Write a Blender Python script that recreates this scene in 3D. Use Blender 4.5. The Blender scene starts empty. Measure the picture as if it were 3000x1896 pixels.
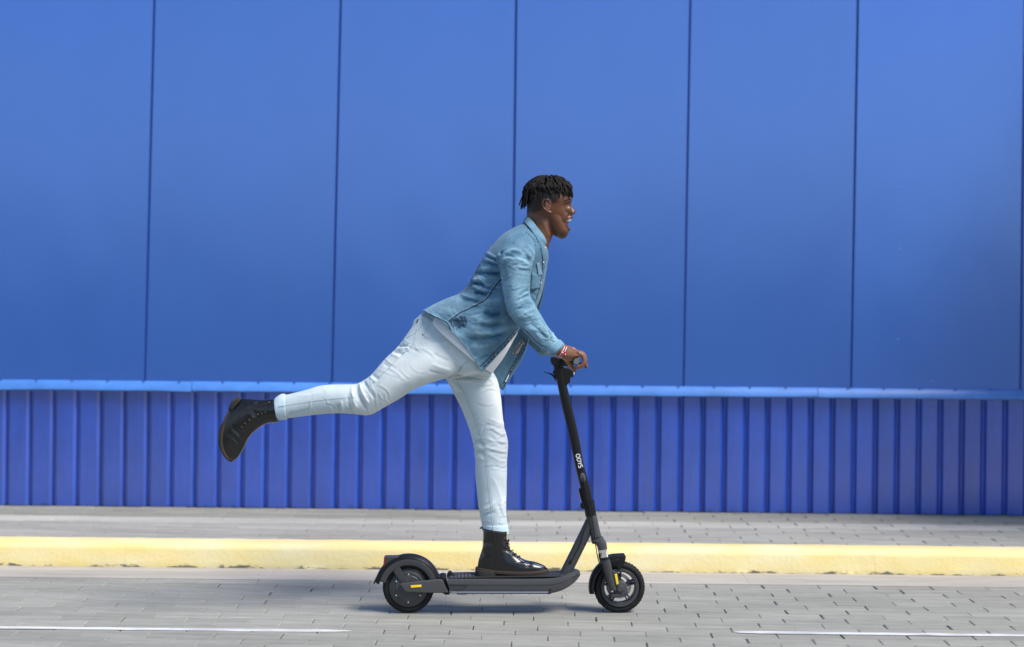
import bpy, bmesh, math, random
import numpy as np
from mathutils import Vector, Matrix, noise
from mathutils.bvhtree import BVHTree

random.seed(7)
scene = bpy.context.scene
COL = scene.collection

# ------------------------------------------------------------------ camera, sky, sun, exposure
F_PX, CAM_H, HOR, ROLL = 4167.0, 1.57, 850.0, math.radians(0.58)
cam_d = bpy.data.cameras.new('camera')
cam = bpy.data.objects.new('camera', cam_d)
COL.objects.link(cam)
cam_d.sensor_width = 36.0
cam_d.lens = 36.0 * F_PX / 3000.0
cam_d.shift_y = -(948.0 - HOR) / 3000.0
cam_d.clip_end = 2000.0
CAM_R = Matrix.Rotation(math.pi / 2, 3, 'X') @ Matrix.Rotation(ROLL, 3, 'Z')
CAM_P = Vector((0, 0, CAM_H))
cam.matrix_world = Matrix.Translation(CAM_P) @ CAM_R.to_4x4()
cam_d.dof.use_dof = True
cam_d.dof.focus_distance = 7.0
cam_d.dof.aperture_fstop = 0.95
scene.camera = cam

SUN_EL, SUN_AZ = math.radians(52), math.radians(121)      # azimuth clockwise from +Y (away from camera)
world = bpy.data.worlds.new('World')
scene.world = world
world.use_nodes = True
wn = world.node_tree
bg = wn.nodes['Background']
sky = wn.nodes.new('ShaderNodeTexSky')
sky.sky_type = 'NISHITA'
sky.sun_disc = False
sky.sun_elevation = SUN_EL
sky.sun_rotation = SUN_AZ
sky.air_density = 1.0
sky.dust_density = 0.3
sky.ozone_density = 2.0
wn.links.new(sky.outputs[0], bg.inputs[0])
bg.inputs[1].default_value = 0.11

sun_d = bpy.data.lights.new('sun', 'SUN')
sun_d.energy = 3.0
sun_d.angle = math.radians(22)
sun_d.color = (1.0, 0.95, 0.87)
sun = bpy.data.objects.new('sun', sun_d)
COL.objects.link(sun)
sdir = Vector((math.sin(SUN_AZ) * math.cos(SUN_EL), math.cos(SUN_AZ) * math.cos(SUN_EL), math.sin(SUN_EL)))
sun.rotation_euler = (-sdir).to_track_quat('-Z', 'Y').to_euler()
sun.location = sdir * 20

scene.view_settings.view_transform = 'Standard'
scene.view_settings.look = 'None'
scene.view_settings.gamma = 1.0
scene.view_settings.exposure = 0.7
scene.cycles.use_denoising = True

# ------------------------------------------------------------------ pixels -> directions
def ray(px, py):
    return (CAM_R @ Vector(((px - 1500.0) / F_PX, -(py - HOR) / F_PX, -1.0))).normalized()

def hit_z(px, py, z):
    d = ray(px, py)
    return CAM_P + d * ((z - CAM_P.z) / d.z)

def hit_y(px, py, y):
    d = ray(px, py)
    return CAM_P + d * (y / d.y)

g_rear, g_front = hit_z(1197, 1793.7, 0), hit_z(1814, 1793.8, 0)
ORG = (g_rear + g_front) / 2
YAW = math.atan2(g_front.y - g_rear.y, g_front.x - g_rear.x)
SUBJ = Matrix.Translation(ORG) @ Matrix.Rotation(YAW, 4, 'Z')
SINV = SUBJ.inverted()
LC = SINV @ CAM_P                                          # camera in the subject's frame
LR = SINV.to_3x3()

def lray(p):
    return LR @ ray(p[0], p[1])

def P(p, y=0.0):
    d = lray(p)
    return LC + d * ((y - LC.y) / d.y)

RI = np.array((CAM_R.transposed() @ SUBJ.to_3x3()))
def proj(co):                                              # Nx3 subject coords -> Nx2 pixels
    q = (co - np.array(LC)) @ RI.T
    return np.stack([1500 + F_PX * q[:, 0] / -q[:, 2], HOR - F_PX * q[:, 1] / -q[:, 2]], 1)

def crop(x0, y0, k):
    return lambda *a: [(x0 + x * k, y0 + y * k) for x, y in a] if len(a) > 1 else (x0 + a[0][0] * k, y0 + a[0][1] * k)
cA = crop(1480, 480, .18397); cB = crop(1200, 600, .36785); cC = crop(1540, 900, .15769)
cD = crop(620, 1000, .39422); cE = crop(1280, 1440, .22340); cF = crop(1080, 1580, .17442)
cG = crop(1560, 1440, .24965); cH = crop(1580, 1020, .18396); cI = crop(1600, 1280, .18396)
cJ = crop(620, 1120, .17082); cK = crop(1180, 860, .19710); cL = crop(1380, 620, .17083); cM = crop(1020, 960, .21025)

# ------------------------------------------------------------------ materials
def lin(r, g, b):
    f = lambda c: ((c / 255 + .055) / 1.055) ** 2.4 if c > 10 else c / 255 / 12.92
    return (f(r), f(g), f(b))

def mat(name, color, rough=.5, metal=0.0, spec=.5, coat=0.0, coat_rough=.1, var=0.0, vscale=6.0, vcol=None,
        stretch=(1, 1, 1), bump=0.0, bscale=80.0, rnd=0.0, ior=1.45, detail=4.0, sheen=0.0, coords='Object'):
    m = bpy.data.materials.new(name)
    m.use_nodes = True
    nt = m.node_tree
    b = nt.nodes['Principled BSDF']
    b.inputs['Roughness'].default_value = rough
    b.inputs['Metallic'].default_value = metal
    b.inputs['Specular IOR Level'].default_value = spec
    b.inputs['Coat Weight'].default_value = coat
    b.inputs['Coat Roughness'].default_value = coat_rough
    b.inputs['IOR'].default_value = ior
    b.inputs['Sheen Weight'].default_value = sheen
    b.inputs['Base Color'].default_value = (*color, 1)
    tc = nt.nodes.new('ShaderNodeTexCoord')
    src = None
    if var > 0:
        mp = nt.nodes.new('ShaderNodeMapping'); mp.inputs['Scale'].default_value = stretch
        nt.links.new(tc.outputs[coords], mp.inputs[0])
        n = nt.nodes.new('ShaderNodeTexNoise'); n.inputs['Scale'].default_value = vscale; n.inputs['Detail'].default_value = detail
        n.inputs['Roughness'].default_value = .6
        nt.links.new(mp.outputs[0], n.inputs['Vector'])
        rp = nt.nodes.new('ShaderNodeMapRange'); rp.inputs['From Min'].default_value = .3; rp.inputs['From Max'].default_value = .7
        nt.links.new(n.outputs[0], rp.inputs[0])
        mx = nt.nodes.new('ShaderNodeMix'); mx.data_type = 'RGBA'
        vc = vcol if vcol else tuple(c * (1 - var) for c in color)
        mx.inputs[6].default_value = (*color, 1); mx.inputs[7].default_value = (*vc, 1)
        nt.links.new(rp.outputs[0], mx.inputs[0])
        src = mx.outputs[2]
    if rnd > 0:
        oi = nt.nodes.new('ShaderNodeObjectInfo')
        mr = nt.nodes.new('ShaderNodeMapRange'); mr.inputs['To Min'].default_value = 1 - rnd; mr.inputs['To Max'].default_value = 1 + rnd
        nt.links.new(oi.outputs['Random'], mr.inputs[0])
        hs = nt.nodes.new('ShaderNodeHueSaturation')
        nt.links.new(mr.outputs[0], hs.inputs['Value'])
        if src: nt.links.new(src, hs.inputs['Color'])
        else: hs.inputs['Color'].default_value = (*color, 1)
        src = hs.outputs[0]
    if src: nt.links.new(src, b.inputs['Base Color'])
    if bump > 0:
        n2 = nt.nodes.new('ShaderNodeTexNoise'); n2.inputs['Scale'].default_value = bscale; n2.inputs['Detail'].default_value = 5
        nt.links.new(tc.outputs[coords], n2.inputs['Vector'])
        bp = nt.nodes.new('ShaderNodeBump'); bp.inputs['Strength'].default_value = bump; bp.inputs['Distance'].default_value = .004
        nt.links.new(n2.outputs[0], bp.inputs['Height']); nt.links.new(bp.outputs[0], b.inputs['Normal'])
    return m

M = {}
M['panel'] = mat('blue_panel_paint', (.022, .138, .57), rough=.26, metal=.42, spec=.3, coat=1.0, coat_rough=.24, var=.07, vscale=1.2, rnd=.04, coords='Generated')
# fine vertical ribbing rolled into the panels
_nt = M['panel'].node_tree
_tc = _nt.nodes.new('ShaderNodeTexCoord'); _wv = _nt.nodes.new('ShaderNodeTexWave')
_wv.wave_type = 'BANDS'; _wv.bands_direction = 'X'; _wv.inputs['Scale'].default_value = 17.0; _wv.inputs['Distortion'].default_value = .15
_bp = _nt.nodes.new('ShaderNodeBump'); _bp.inputs['Strength'].default_value = .10; _bp.inputs['Distance'].default_value = .002
_nt.links.new(_tc.outputs['Object'], _wv.inputs['Vector']); _nt.links.new(_wv.outputs[0], _bp.inputs['Height'])
_nt.links.new(_bp.outputs[0], _nt.nodes['Principled BSDF'].inputs['Normal'])
_nt.links.new(_bp.outputs[0], _nt.nodes['Principled BSDF'].inputs['Coat Normal'])
M['panel'].node_tree.nodes['Principled BSDF'].inputs['Coat IOR'].default_value = 2.05
# slight buckling of the sheets
_no = _nt.nodes.new('ShaderNodeTexNoise'); _no.inputs['Scale'].default_value = 1.6; _no.inputs['Detail'].default_value = 1.5
_mp = _nt.nodes.new('ShaderNodeMapping'); _mp.inputs['Scale'].default_value = (1.0, 1.0, .45)
_ge = _nt.nodes.new('ShaderNodeNewGeometry'); _b2 = _nt.nodes.new('ShaderNodeBump'); _b2.inputs['Strength'].default_value = .35; _b2.inputs['Distance'].default_value = .03
_nt.links.new(_ge.outputs['Position'], _mp.inputs[0]); _nt.links.new(_mp.outputs[0], _no.inputs['Vector']); _nt.links.new(_no.outputs[0], _b2.inputs['Height']); _nt.links.new(_b2.outputs[0], _bp.inputs['Normal'])
M['core'] = mat('blue_wall_core', (.012, .062, .30), rough=.5)
M['rib'] = mat('blue_rib_paint', (.004, .058, .42), rough=.45, spec=.5, coat=1.0, coat_rough=.25, var=.12, vscale=3.0, rnd=.07)
M['flash'] = mat('pale_blue_flashing', (.07, .22, .62), rough=.4, coat=.3, coat_rough=.25, var=.16, vscale=3, stretch=(1, 1, 4), rnd=.05)
M['rib'].node_tree.nodes['Principled BSDF'].inputs['Coat IOR'].default_value = 2.0
M['screw'] = mat('blue_screw_head', (.02, .04, .16), rough=.5)
M['paver'] = mat('grey_paver', lin(155, 153, 144), rough=.85, var=.24, vscale=5, stretch=(1, 5, 1), bump=.35, bscale=130, rnd=.075, coords='Object')
M['paver_light'] = mat('pale_paver', lin(176, 172, 164), rough=.85, var=.14, vscale=5, stretch=(1, 5, 1), bump=.3, bscale=130, rnd=.05)
M['paver_side'] = mat('sidewalk_paver', lin(160, 157, 149), rough=.88, var=.22, vscale=4, stretch=(1, 4, 1), bump=.3, bscale=110, rnd=.07)
M['paver_side2'] = mat('sidewalk_paver_dark', lin(148, 146, 136), rough=.9, var=.25, vscale=4, stretch=(1, 4, 1), bump=.3, bscale=110, rnd=.08)
M['joint'] = mat('joint_sand', lin(98, 97, 90), rough=1.0, var=.4, vscale=18)
M['joint2'] = mat('pavement_joint_sand', lin(118, 115, 106), rough=1.0, var=.3, vscale=18)
M['ground'] = mat('ground_grey', lin(120, 116, 110), rough=.95, var=.2, vscale=.8)
M['gutter'] = mat('concrete_gutter', lin(178, 170, 160), rough=.9, var=.16, vscale=3, stretch=(1, 8, 1), bump=.35, bscale=90)
M['line'] = mat('white_road_paint', lin(232, 232, 232), rough=.7, var=.4, vscale=16, vcol=lin(176, 175, 170), stretch=(.35, 3, 1), detail=7)

def stain(m, amt, scale, stretch, lo=.42, hi=.66):
    """worn, dusty and tyre-marked patches that run on across neighbouring pieces"""
    nt = m.node_tree; b = nt.nodes['Principled BSDF']; src = b.inputs['Base Color'].links[0].from_socket
    g_ = nt.nodes.new('ShaderNodeNewGeometry'); out = src
    for k, (sc, st_) in enumerate(((scale, stretch), (scale * 4.3, (stretch[0] * .5, stretch[1] * 1.6, 1)))):
        mp = nt.nodes.new('ShaderNodeMapping'); mp.inputs['Scale'].default_value = st_; mp.inputs['Location'].default_value = (k * 7.3, k * 3.1, 0)
        n = nt.nodes.new('ShaderNodeTexNoise'); n.inputs['Scale'].default_value = sc; n.inputs['Detail'].default_value = 7; n.inputs['Roughness'].default_value = .65
        nt.links.new(g_.outputs['Position'], mp.inputs[0]); nt.links.new(mp.outputs[0], n.inputs['Vector'])
        mr = nt.nodes.new('ShaderNodeMapRange'); mr.inputs[1].default_value = lo; mr.inputs[2].default_value = hi; mr.inputs[3].default_value = 1.0 + amt * .45; mr.inputs[4].default_value = 1.0 - amt
        nt.links.new(n.outputs[0], mr.inputs[0])
        hs = nt.nodes.new('ShaderNodeHueSaturation'); nt.links.new(mr.outputs[0], hs.inputs['Value']); nt.links.new(out, hs.inputs['Color'])
        out = hs.outputs[0]
    nt.links.new(out, b.inputs['Base Color'])
for k_ in ('paver', 'paver_side', 'paver_side2', 'paver_light', 'gutter'): stain(M[k_], .13, 1.1, (.5, 3.2, 1))
stain(M['rib'], .10, 2.0, (3, 1, .35))
stain(M['flash'], .10, 2.0, (1.2, 1, 2))
stain(M['line'], .22, 3.0, (.6, 4, 1))

def ymat():
    m = mat('yellow_kerb_paint', (.80, .62, .23), rough=.75, var=.3, vscale=2.2, vcol=(.78, .68, .40), stretch=(1, 3, 3), bump=.55, bscale=45)
    nt = m.node_tree; b = nt.nodes['Principled BSDF']
    src = b.inputs['Base Color'].links[0].from_socket
    tc = nt.nodes.new('ShaderNodeTexCoord')
    n = nt.nodes.new('ShaderNodeTexNoise'); n.inputs['Scale'].default_value = 9; n.inputs['Detail'].default_value = 8; n.inputs['Roughness'].default_value = .7
    mp = nt.nodes.new('ShaderNodeMapping'); mp.inputs['Scale'].default_value = (.7, 2, 2.2)
    nt.links.new(tc.outputs['Object'], mp.inputs[0]); nt.links.new(mp.outputs[0], n.inputs['Vector'])
    sx = nt.nodes.new('ShaderNodeSeparateXYZ'); nt.links.new(tc.outputs['Object'], sx.inputs[0])
    # chipped paint, mostly along the foot where tyres scrub
    mr = nt.nodes.new('ShaderNodeMapRange'); mr.inputs[1].default_value = .0; mr.inputs[2].default_value = .035
    mr.inputs[3].default_value = .15; mr.inputs[4].default_value = -.12
    nt.links.new(sx.outputs['Z'], mr.inputs[0])
    ad = nt.nodes.new('ShaderNodeMath'); ad.operation = 'ADD'
    nt.links.new(n.outputs[0], ad.inputs[0]); nt.links.new(mr.outputs[0], ad.inputs[1])
    st = nt.nodes.new('ShaderNodeMapRange'); st.inputs[1].default_value = .60; st.inputs[2].default_value = .66
    nt.links.new(ad.outputs[0], st.inputs[0])
    mx = nt.nodes.new('ShaderNodeMix'); mx.data_type = 'RGBA'
    mx.inputs[7].default_value = (.17, .15, .11, 1)
    nt.links.new(st.outputs[0], mx.inputs[0]); nt.links.new(src, mx.inputs[6])
    nt.links.new(mx.outputs[2], b.inputs['Base Color'])
    return m
M['kerb'] = ymat()

# ------------------------------------------------------------------ mesh helpers
def tag(o, label=None, cat=None, group=None, kind=None):
    if label: o['label'] = label
    if cat: o['category'] = cat
    if group: o['group'] = group
    if kind: o['kind'] = kind
    return o

def mesh_from(verts, faces, recalc=True, bevel=0.0, bev_seg=2, angle=30):
    bm = bmesh.new()
    vs = [bm.verts.new(v) for v in verts]
    for f in faces:
        try: bm.faces.new([vs[i] for i in f])
        except ValueError: pass
    if recalc: bmesh.ops.recalc_face_normals(bm, faces=bm.faces)
    if bevel > 0:
        es = [e for e in bm.edges if len(e.link_faces) == 2 and e.calc_face_angle(0) > math.radians(angle)]
        bmesh.ops.bevel(bm, geom=es, offset=bevel, segments=bev_seg, profile=.6, affect='EDGES', clamp_overlap=True)
    me = bpy.data.meshes.new('mesh')
    bm.to_mesh(me); bm.free()
    return me

def add(name, me, m, parent=None, smooth=True):
    me.name = name
    o = bpy.data.objects.new(name, me)
    COL.objects.link(o)
    if m is not None:
        me.materials.clear(); me.materials.append(m)
    if parent is not None: o.parent = parent
    if smooth is True:
        me.polygons.foreach_set('use_smooth', [True] * len(me.polygons))
    elif smooth == 'auto':
        me.polygons.foreach_set('use_smooth', [True] * len(me.polygons))
        bm = bmesh.new(); bm.from_mesh(me)
        for e in bm.edges:
            if len(e.link_faces) == 2 and e.calc_face_angle(0) > math.radians(40): e.smooth = False
        bm.to_mesh(me); bm.free()
    return o

def empty(name, mw, size=.2):
    o = bpy.data.objects.new(name, None)
    o.empty_display_size = size
    COL.objects.link(o)
    o.matrix_world = mw
    return o

def boxv(x0, x1, y0, y1, z0, z1):
    v = [(x, y, z) for x in (x0, x1) for y in (y0, y1) for z in (z0, z1)]
    f = [(0, 1, 3, 2), (4, 6, 7, 5), (0, 4, 5, 1), (2, 3, 7, 6), (0, 2, 6, 4), (1, 5, 7, 3)]
    return v, f

class MB:
    def __init__(s): s.v = []; s.f = []
    def addm(s, v, f):
        n = len(s.v); s.v += [tuple(a) for a in v]; s.f += [tuple(i + n for i in q) for q in f]; return s
    def box(s, *a): return s.addm(*boxv(*a))
    def build(s, name, m, parent=None, smooth='auto', bevel=0, seg=2):
        return add(name, mesh_from(s.v, s.f, bevel=bevel, bev_seg=seg), m, parent, smooth)

def poly_prism(pts3, d):                                    # closed polygon (3D points) swept by vector d
    n = len(pts3); d = Vector(d)
    v = [Vector(p) for p in pts3] + [Vector(p) + d for p in pts3]
    f = [tuple(range(n)), tuple(range(2 * n - 1, n - 1, -1))] + [(i, (i + 1) % n, n + (i + 1) % n, n + i) for i in range(n)]
    return v, f

def cr(vals, t):                                            # Catmull-Rom through list of np arrays
    n = len(vals); i = min(int(t), n - 2); u = t - i
    p0 = vals[max(i - 1, 0)]; p1 = vals[i]; p2 = vals[i + 1]; p3 = vals[min(i + 2, n - 1)]
    return .5 * ((2 * p1) + (-p0 + p2) * u + (2 * p0 - 5 * p1 + 4 * p2 - p3) * u * u + (-p0 + 3 * p1 - 3 * p2 + p3) * u ** 3)

def smooth_path(pts, sub=6):
    a = [np.array(p, float) for p in pts]
    n = (len(a) - 1) * sub
    return [cr(a, i / sub) for i in range(n)] + [a[-1]]

def tube(pts, radii, seg=10, sub=5, flat=1.0, round_ends=True):
    """swept round tube through 3D pts with per-point radii -> verts, faces"""
    pr = [np.append(np.array(p, float), r) for p, r in zip(pts, radii if hasattr(radii, '__len__') else [radii] * len(pts))]
    sp = smooth_path(pr, sub) if sub > 1 else pr
    pos = [Vector(q[:3]) for q in sp]; rad = [max(q[3], 1e-4) for q in sp]
    if round_ends:
        for end in (0, 1):
            i, j = (0, 1) if end == 0 else (-1, -2)
            d = (pos[i] - pos[j]).normalized(); r = rad[i]
            ex = [(pos[i] + d * r * .55, r * .82), (pos[i] + d * r * .92, r * .38)]
            if end == 0:
                pos = [e[0] for e in ex[::-1]] + pos; rad = [e[1] for e in ex[::-1]] + rad
            else:
                pos += [e[0] for e in ex]; rad += [e[1] for e in ex]
    v, f = [], []
    up = None
    for i, p in enumerate(pos):
        t = (pos[min(i + 1, len(pos) - 1)] - pos[max(i - 1, 0)]).normalized()
        if up is None:
            up = Vector((0, 1, 0)) if abs(t.y) < .9 else Vector((1, 0, 0))
        a = (up - t * up.dot(t)).normalized(); b = t.cross(a); up = a
        for k in range(seg):
            th = 2 * math.pi * k / seg
            v.append(p + a * (rad[i] * flat * math.cos(th)) + b * (rad[i] * math.sin(th)))
    n = len(pos)
    for i in range(n - 1):
        for k in range(seg):
            f.append((i * seg + k, i * seg + (k + 1) % seg, (i + 1) * seg + (k + 1) % seg, (i + 1) * seg + k))
    f.append(tuple(range(seg))[::-1]); f.append(tuple((n - 1) * seg + k for k in range(seg)))
    return v, f

def S(a, b, w, y=0.0, n=2.0, bow=None, egg=0.0):
    """loft station: two outline pixels, half depth w (m), centre depth y"""
    A, B = P(a, y), P(b, y)
    bw = (P(bow, y) - (A + B) / 2) if bow is not None else Vector((0, 0, 0))
    return np.array([A.x, A.z, B.x, B.z, w, y, n, bw.x, bw.z, egg])

def section(s, seg, shrink=1.0):
    c = np.array([(s[0] + s[2]) / 2, (s[1] + s[3]) / 2]); h = np.array([(s[0] - s[2]) / 2, (s[1] - s[3]) / 2]) * shrink
    out = []
    for k in range(seg):
        th = 2 * math.pi * k / seg
        co, si = math.cos(th), math.sin(th); e = 2.0 / s[6]
        cx = math.copysign(abs(co) ** e, co); sx = math.copysign(abs(si) ** e, si)
        q = c + h * cx + np.array([s[7], s[8]]) * (1 - abs(cx) ** 2.6)
        out.append((q[0], s[5] + s[4] * shrink * sx * (1 + s[9] * cx), q[1]))
    return out

def loft(st, seg=32, sub=6, shrink=1.0):
    n = (len(st) - 1) * sub
    ss = [cr(st, i / sub) for i in range(n)] + [st[-1]]
    v, f = [], []
    for s in ss: v += section(s, seg, shrink)
    for i in range(len(ss) - 1):
        for k in range(seg):
            f.append((i * seg + k, i * seg + (k + 1) % seg, (i + 1) * seg + (k + 1) % seg, (i + 1) * seg + k))
    # caps as fans
    for row, flip in ((0, True), (len(ss) - 1, False)):
        ring = [row * seg + k for k in range(seg)]
        c = np.mean([v[i] for i in ring], 0); v.append(tuple(c)); ci = len(v) - 1
        for k in range(seg):
            a, b = ring[k], ring[(k + 1) % seg]
            f.append((b, a, ci) if flip else (a, b, ci))
    return v, f

def ellipsoid(c, r, seg=20, rings=12, rot=0.0):
    v, f = [], []
    R = Matrix.Rotation(rot, 3, 'Y'); c = Vector(c)
    for i in range(rings + 1):
        ph = math.pi * i / rings
        for k in range(seg):
            th = 2 * math.pi * k / seg
            v.append(c + R @ Vector((r[0] * math.sin(ph) * math.cos(th), r[1] * math.sin(ph) * math.sin(th), r[2] * math.cos(ph))))
    for i in range(rings):
        for k in range(seg):
            f.append((i * seg + k, i * seg + (k + 1) % seg, (i + 1) * seg + (k + 1) % seg, (i + 1) * seg + k))
    bm = bmesh.new(); vs = [bm.verts.new(q) for q in v]
    for q in f: bm.faces.new([vs[i] for i in q])
    bmesh.ops.remove_doubles(bm, verts=bm.verts, dist=1e-6)
    bmesh.ops.recalc_face_normals(bm, faces=bm.faces)
    bm.verts.index_update()
    v = [x.co.copy() for x in bm.verts]; f = [tuple(x.index for x in q.verts) for q in bm.faces]
    bm.free()
    return v, f

def lathe_y(c, prof, seg=64, a0=0.0, a1=2 * math.pi, closed=True):
    """revolve profile [(radius, y)] round the Y axis at c; prof is a closed polygon when closed"""
    full = abs(a1 - a0 - 2 * math.pi) < 1e-6
    n = len(prof); rows = seg if full else seg + 1
    v, f = [], []
    for i in range(rows):
        a = a0 + (a1 - a0) * i / seg
        for r, y in prof: v.append((c[0] + r * math.cos(a), c[1] + y, c[2] + r * math.sin(a)))
    for i in range(seg):
        j = (i + 1) % rows
        for k in range(n if closed else n - 1):
            f.append((i * n + k, i * n + (k + 1) % n, j * n + (k + 1) % n, j * n + k))
    if not full and closed:
        f.append(tuple(range(n))); f.append(tuple((rows - 1) * n + k for k in range(n)))
    return v, f

def disc_prof(pts):                                         # profile from the axis out and back to the axis
    return pts

# ------------------------------------------------------------------ the setting
Y_KERB, KERB_W, KERB_H, Y_WALL, Y_GUT = 7.96, .22, .125, 9.37, 7.65
v, f = boxv(-150, 150, -150, 150, -.6, -.03)
ground = tag(add('ground', mesh_from(v, f), M['ground'], smooth=False), kind='structure')
road = tag(add('road', mesh_from(*boxv(-9, 9, 1.0, Y_GUT - .002, -.029, -.007)), M['joint'], smooth=False), kind='structure')

def paver_mesh(lx, ly, h, seed):
    r = random.Random(seed); bv = .004
    j = lambda: r.uniform(-.0016, .0016)
    bot = [(-lx / 2, -ly / 2), (lx / 2, -ly / 2), (lx / 2, ly / 2), (-lx / 2, ly / 2)]
    v = [(x + j(), y + j(), -h) for x, y in bot]
    v += [(x * 1.0 + j(), y + j(), -bv) for x, y in bot]
    v += [(x - math.copysign(bv, x) + j(), y - math.copysign(bv, y) + j(), r.uniform(-.0009, .0009)) for x, y in bot]
    f = [(0, 3, 2, 1), (8, 9, 10, 11)]
    for b0 in (0, 4):
        for i in range(4): f.append((b0 + i, b0 + (i + 1) % 4, b0 + 4 + (i + 1) % 4, b0 + 4 + i))
    return mesh_from(v, f)

def lay(parent, y0, y1, z, px_len, px_row, mats, xmax_at, x_stuff, y_stuff0, name, seeds, gap=.005):
    """running-bond pavers: pieces in view singly, the margin round them as one stuff part"""
    rows = int(round((y1 - y0) / px_row)); row = (y1 - y0) / rows
    variants = {}
    for mi, m in enumerate(mats):
        variants[mi] = []
        for s in range(5):
            me = paver_mesh(px_len - gap * (.16 + .19 * s), row - .0022, .022, seeds + s); me.materials.append(m)
            me.polygons.foreach_set('use_smooth', [False] * len(me.polygons))
            variants[mi].append(me)
    extra = MB(); cnt = 0
    j0 = -int((y0 - y_stuff0) / row) if y_stuff0 < y0 else 0
    rr = random.Random(seeds)
    for j in range(j0, rows):
        yc = y0 + (j + .5) * row
        off = (j % 2) * px_len / 2 + rr.uniform(-.035, .035)
        k0 = int(-x_stuff / px_len)
        for k in range(k0, -k0):
            xc = k * px_len + off
            mi = mats_row(parent.name, j, rows) if len(mats) > 1 else 0
            vis = j >= 0 and abs(xc) < xmax_at(yc) + px_len * .45
            if vis:
                me = rr.choice(variants[mi]); me.name = name
                o = bpy.data.objects.new(name, me); COL.objects.link(o); o.parent = parent
                o.location = (xc + rr.uniform(-.0025, .0025), yc, z + rr.uniform(-.0015, .0015))
                o.rotation_euler = (rr.uniform(-.004, .004), rr.uniform(-.003, .003), rr.uniform(-.008, .008) + (math.pi if rr.random() < .5 else 0))
                cnt += 1
            else:
                extra.box(xc - px_len / 2 + gap / 2, xc + px_len / 2 - gap / 2, yc - row / 2 + gap / 2, yc + row / 2 - gap / 2, z - .022, z + rr.uniform(-.0015, .0015))
    o = extra.build(name, mats[0], parent, smooth=False); o['kind'] = 'stuff'
    return cnt

def mats_row(nm, j, rows):
    return 1 if j >= rows - 4 else (2 if j in (rows - 6, rows - 5) else 0)

n1 = lay(road, 6.17, Y_GUT - .004, 0.0, .30, .099, [M['paver']], lambda y: 1500 / F_PX * y, 6.0, 3.2, 'paver', 100)
gut = MB()
for i in range(-3, 4):
    gut.box(i * 2.6 - 1.2994, i * 2.6 + 1.2994, Y_GUT + .001, Y_KERB - .004, -.028, .0)
gutter = tag(gut.build('gutter', M['gutter'], smooth=False), kind='structure')

def kerb_profile():
    w, h = KERB_W, KERB_H
    return [(0, -.02), (-.006, .0), (.002, .03), (.008, h - .030), (.016, h - .012), (.034, h), (w - .01, h + .001), (w, h - .004), (w, -.02)]
kerb_root = tag(empty('kerb', Matrix.Translation((0, Y_KERB, 0))), kind='structure')
kx = [-9.0, -7.35, -4.25, -2.15, -.05, 2.05, 4.15, 6.25, 9.0]
for i in range(len(kx) - 1):
    v, f = [], []; pr = kerb_profile(); ns = 60; L = kx[i + 1] - kx[i]
    r = random.Random(i)
    for a in range(ns + 1):
        x = kx[i] + .0003 + (L - .0006) * a / ns
        for q, (yy, zz) in enumerate(pr):
            nz = noise.noise(Vector((x * 5, q * 3.1, i))) * .004 + noise.noise(Vector((x * 19, q * 3.1, i + 9))) * .0022
            v.append((x, yy + nz * (1 if q < 5 else .3), zz + (nz * .7 if q not in (0, 8) else 0)))
    n = len(pr)
    for a in range(ns):
        for q in range(n): f.append((a * n + q, a * n + (q + 1) % n, (a + 1) * n + (q + 1) % n, (a + 1) * n + q))
    f.append(tuple(range(n))); f.append(tuple(ns * n + q for q in range(n)))
    add('kerb_stone', mesh_from(v, f), M['kerb'], kerb_root, smooth='auto')

Z_SW = KERB_H - .006
pavement = tag(add('pavement', mesh_from(*boxv(-9, 9, Y_KERB + KERB_W + .002, Y_WALL + .4, -.029, Z_SW - .004)), M['joint2'], smooth=False), kind='structure')
n2 = lay(pavement, Y_KERB + KERB_W + .006, Y_WALL - .012, Z_SW, .30, .098, [M['paver_side'], M['paver_side2'], M['paver_light']], lambda y: 1500 / F_PX * y, 6.5, 99, 'paver', 300, gap=.003)
print('pavers', n1, n2)

# painted dashes, cut at every paver joint they cross
for pa, pb, lab in (((-900, 1829.5), (1030, 1848.5), 'worn white painted dash on the grey pavers, left of the rear wheel'),
                    ((2150, 1852), (3900, 1872), 'worn white painted dash on the grey pavers, right of the front wheel')):
    a, b = hit_z(*pa, .003), hit_z(*pb, .003)
    d = (b - a).normalized(); L = (b - a).length; s = Vector((-d.y, d.x, 0)) * .021
    mb = MB(); t = 0.0; r = random.Random(4)
    v = []; f = []; n = 120
    for i in range(n + 1):
        t = L * i / n; e = 1.0
        if lab.endswith('rear wheel'): e = min(1, (L - t) / .12) ** .5 if t < L else .05
        else: e = min(1, t / .12) ** .5
        c = a + d * t
        for sg in (-1, 1):
            q = c + s * sg * max(e, .05) + s * .10 * sg * noise.noise(Vector((t * 9, sg * 7, 3)))
            v.append((q.x, q.y, .0022)); v.append((q.x, q.y, .0036))
    for i in range(n):
        b0, b1 = i * 4, i * 4 + 4
        f += [(b0 + 1, b1 + 1, b1 + 3, b0 + 3), (b0, b1, b1 + 1, b0 + 1), (b0 + 2, b0 + 3, b1 + 3, b1 + 2), (b0, b0 + 2, b1 + 2, b1)]
    f += [(0, 1, 3, 2), (n * 4, n * 4 + 2, n * 4 + 3, n * 4 + 1)]
    tag(add('road_marking', mesh_from(v, f), M['line'], smooth=False), lab, 'road marking', 'white dashes painted on the pavers')

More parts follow.
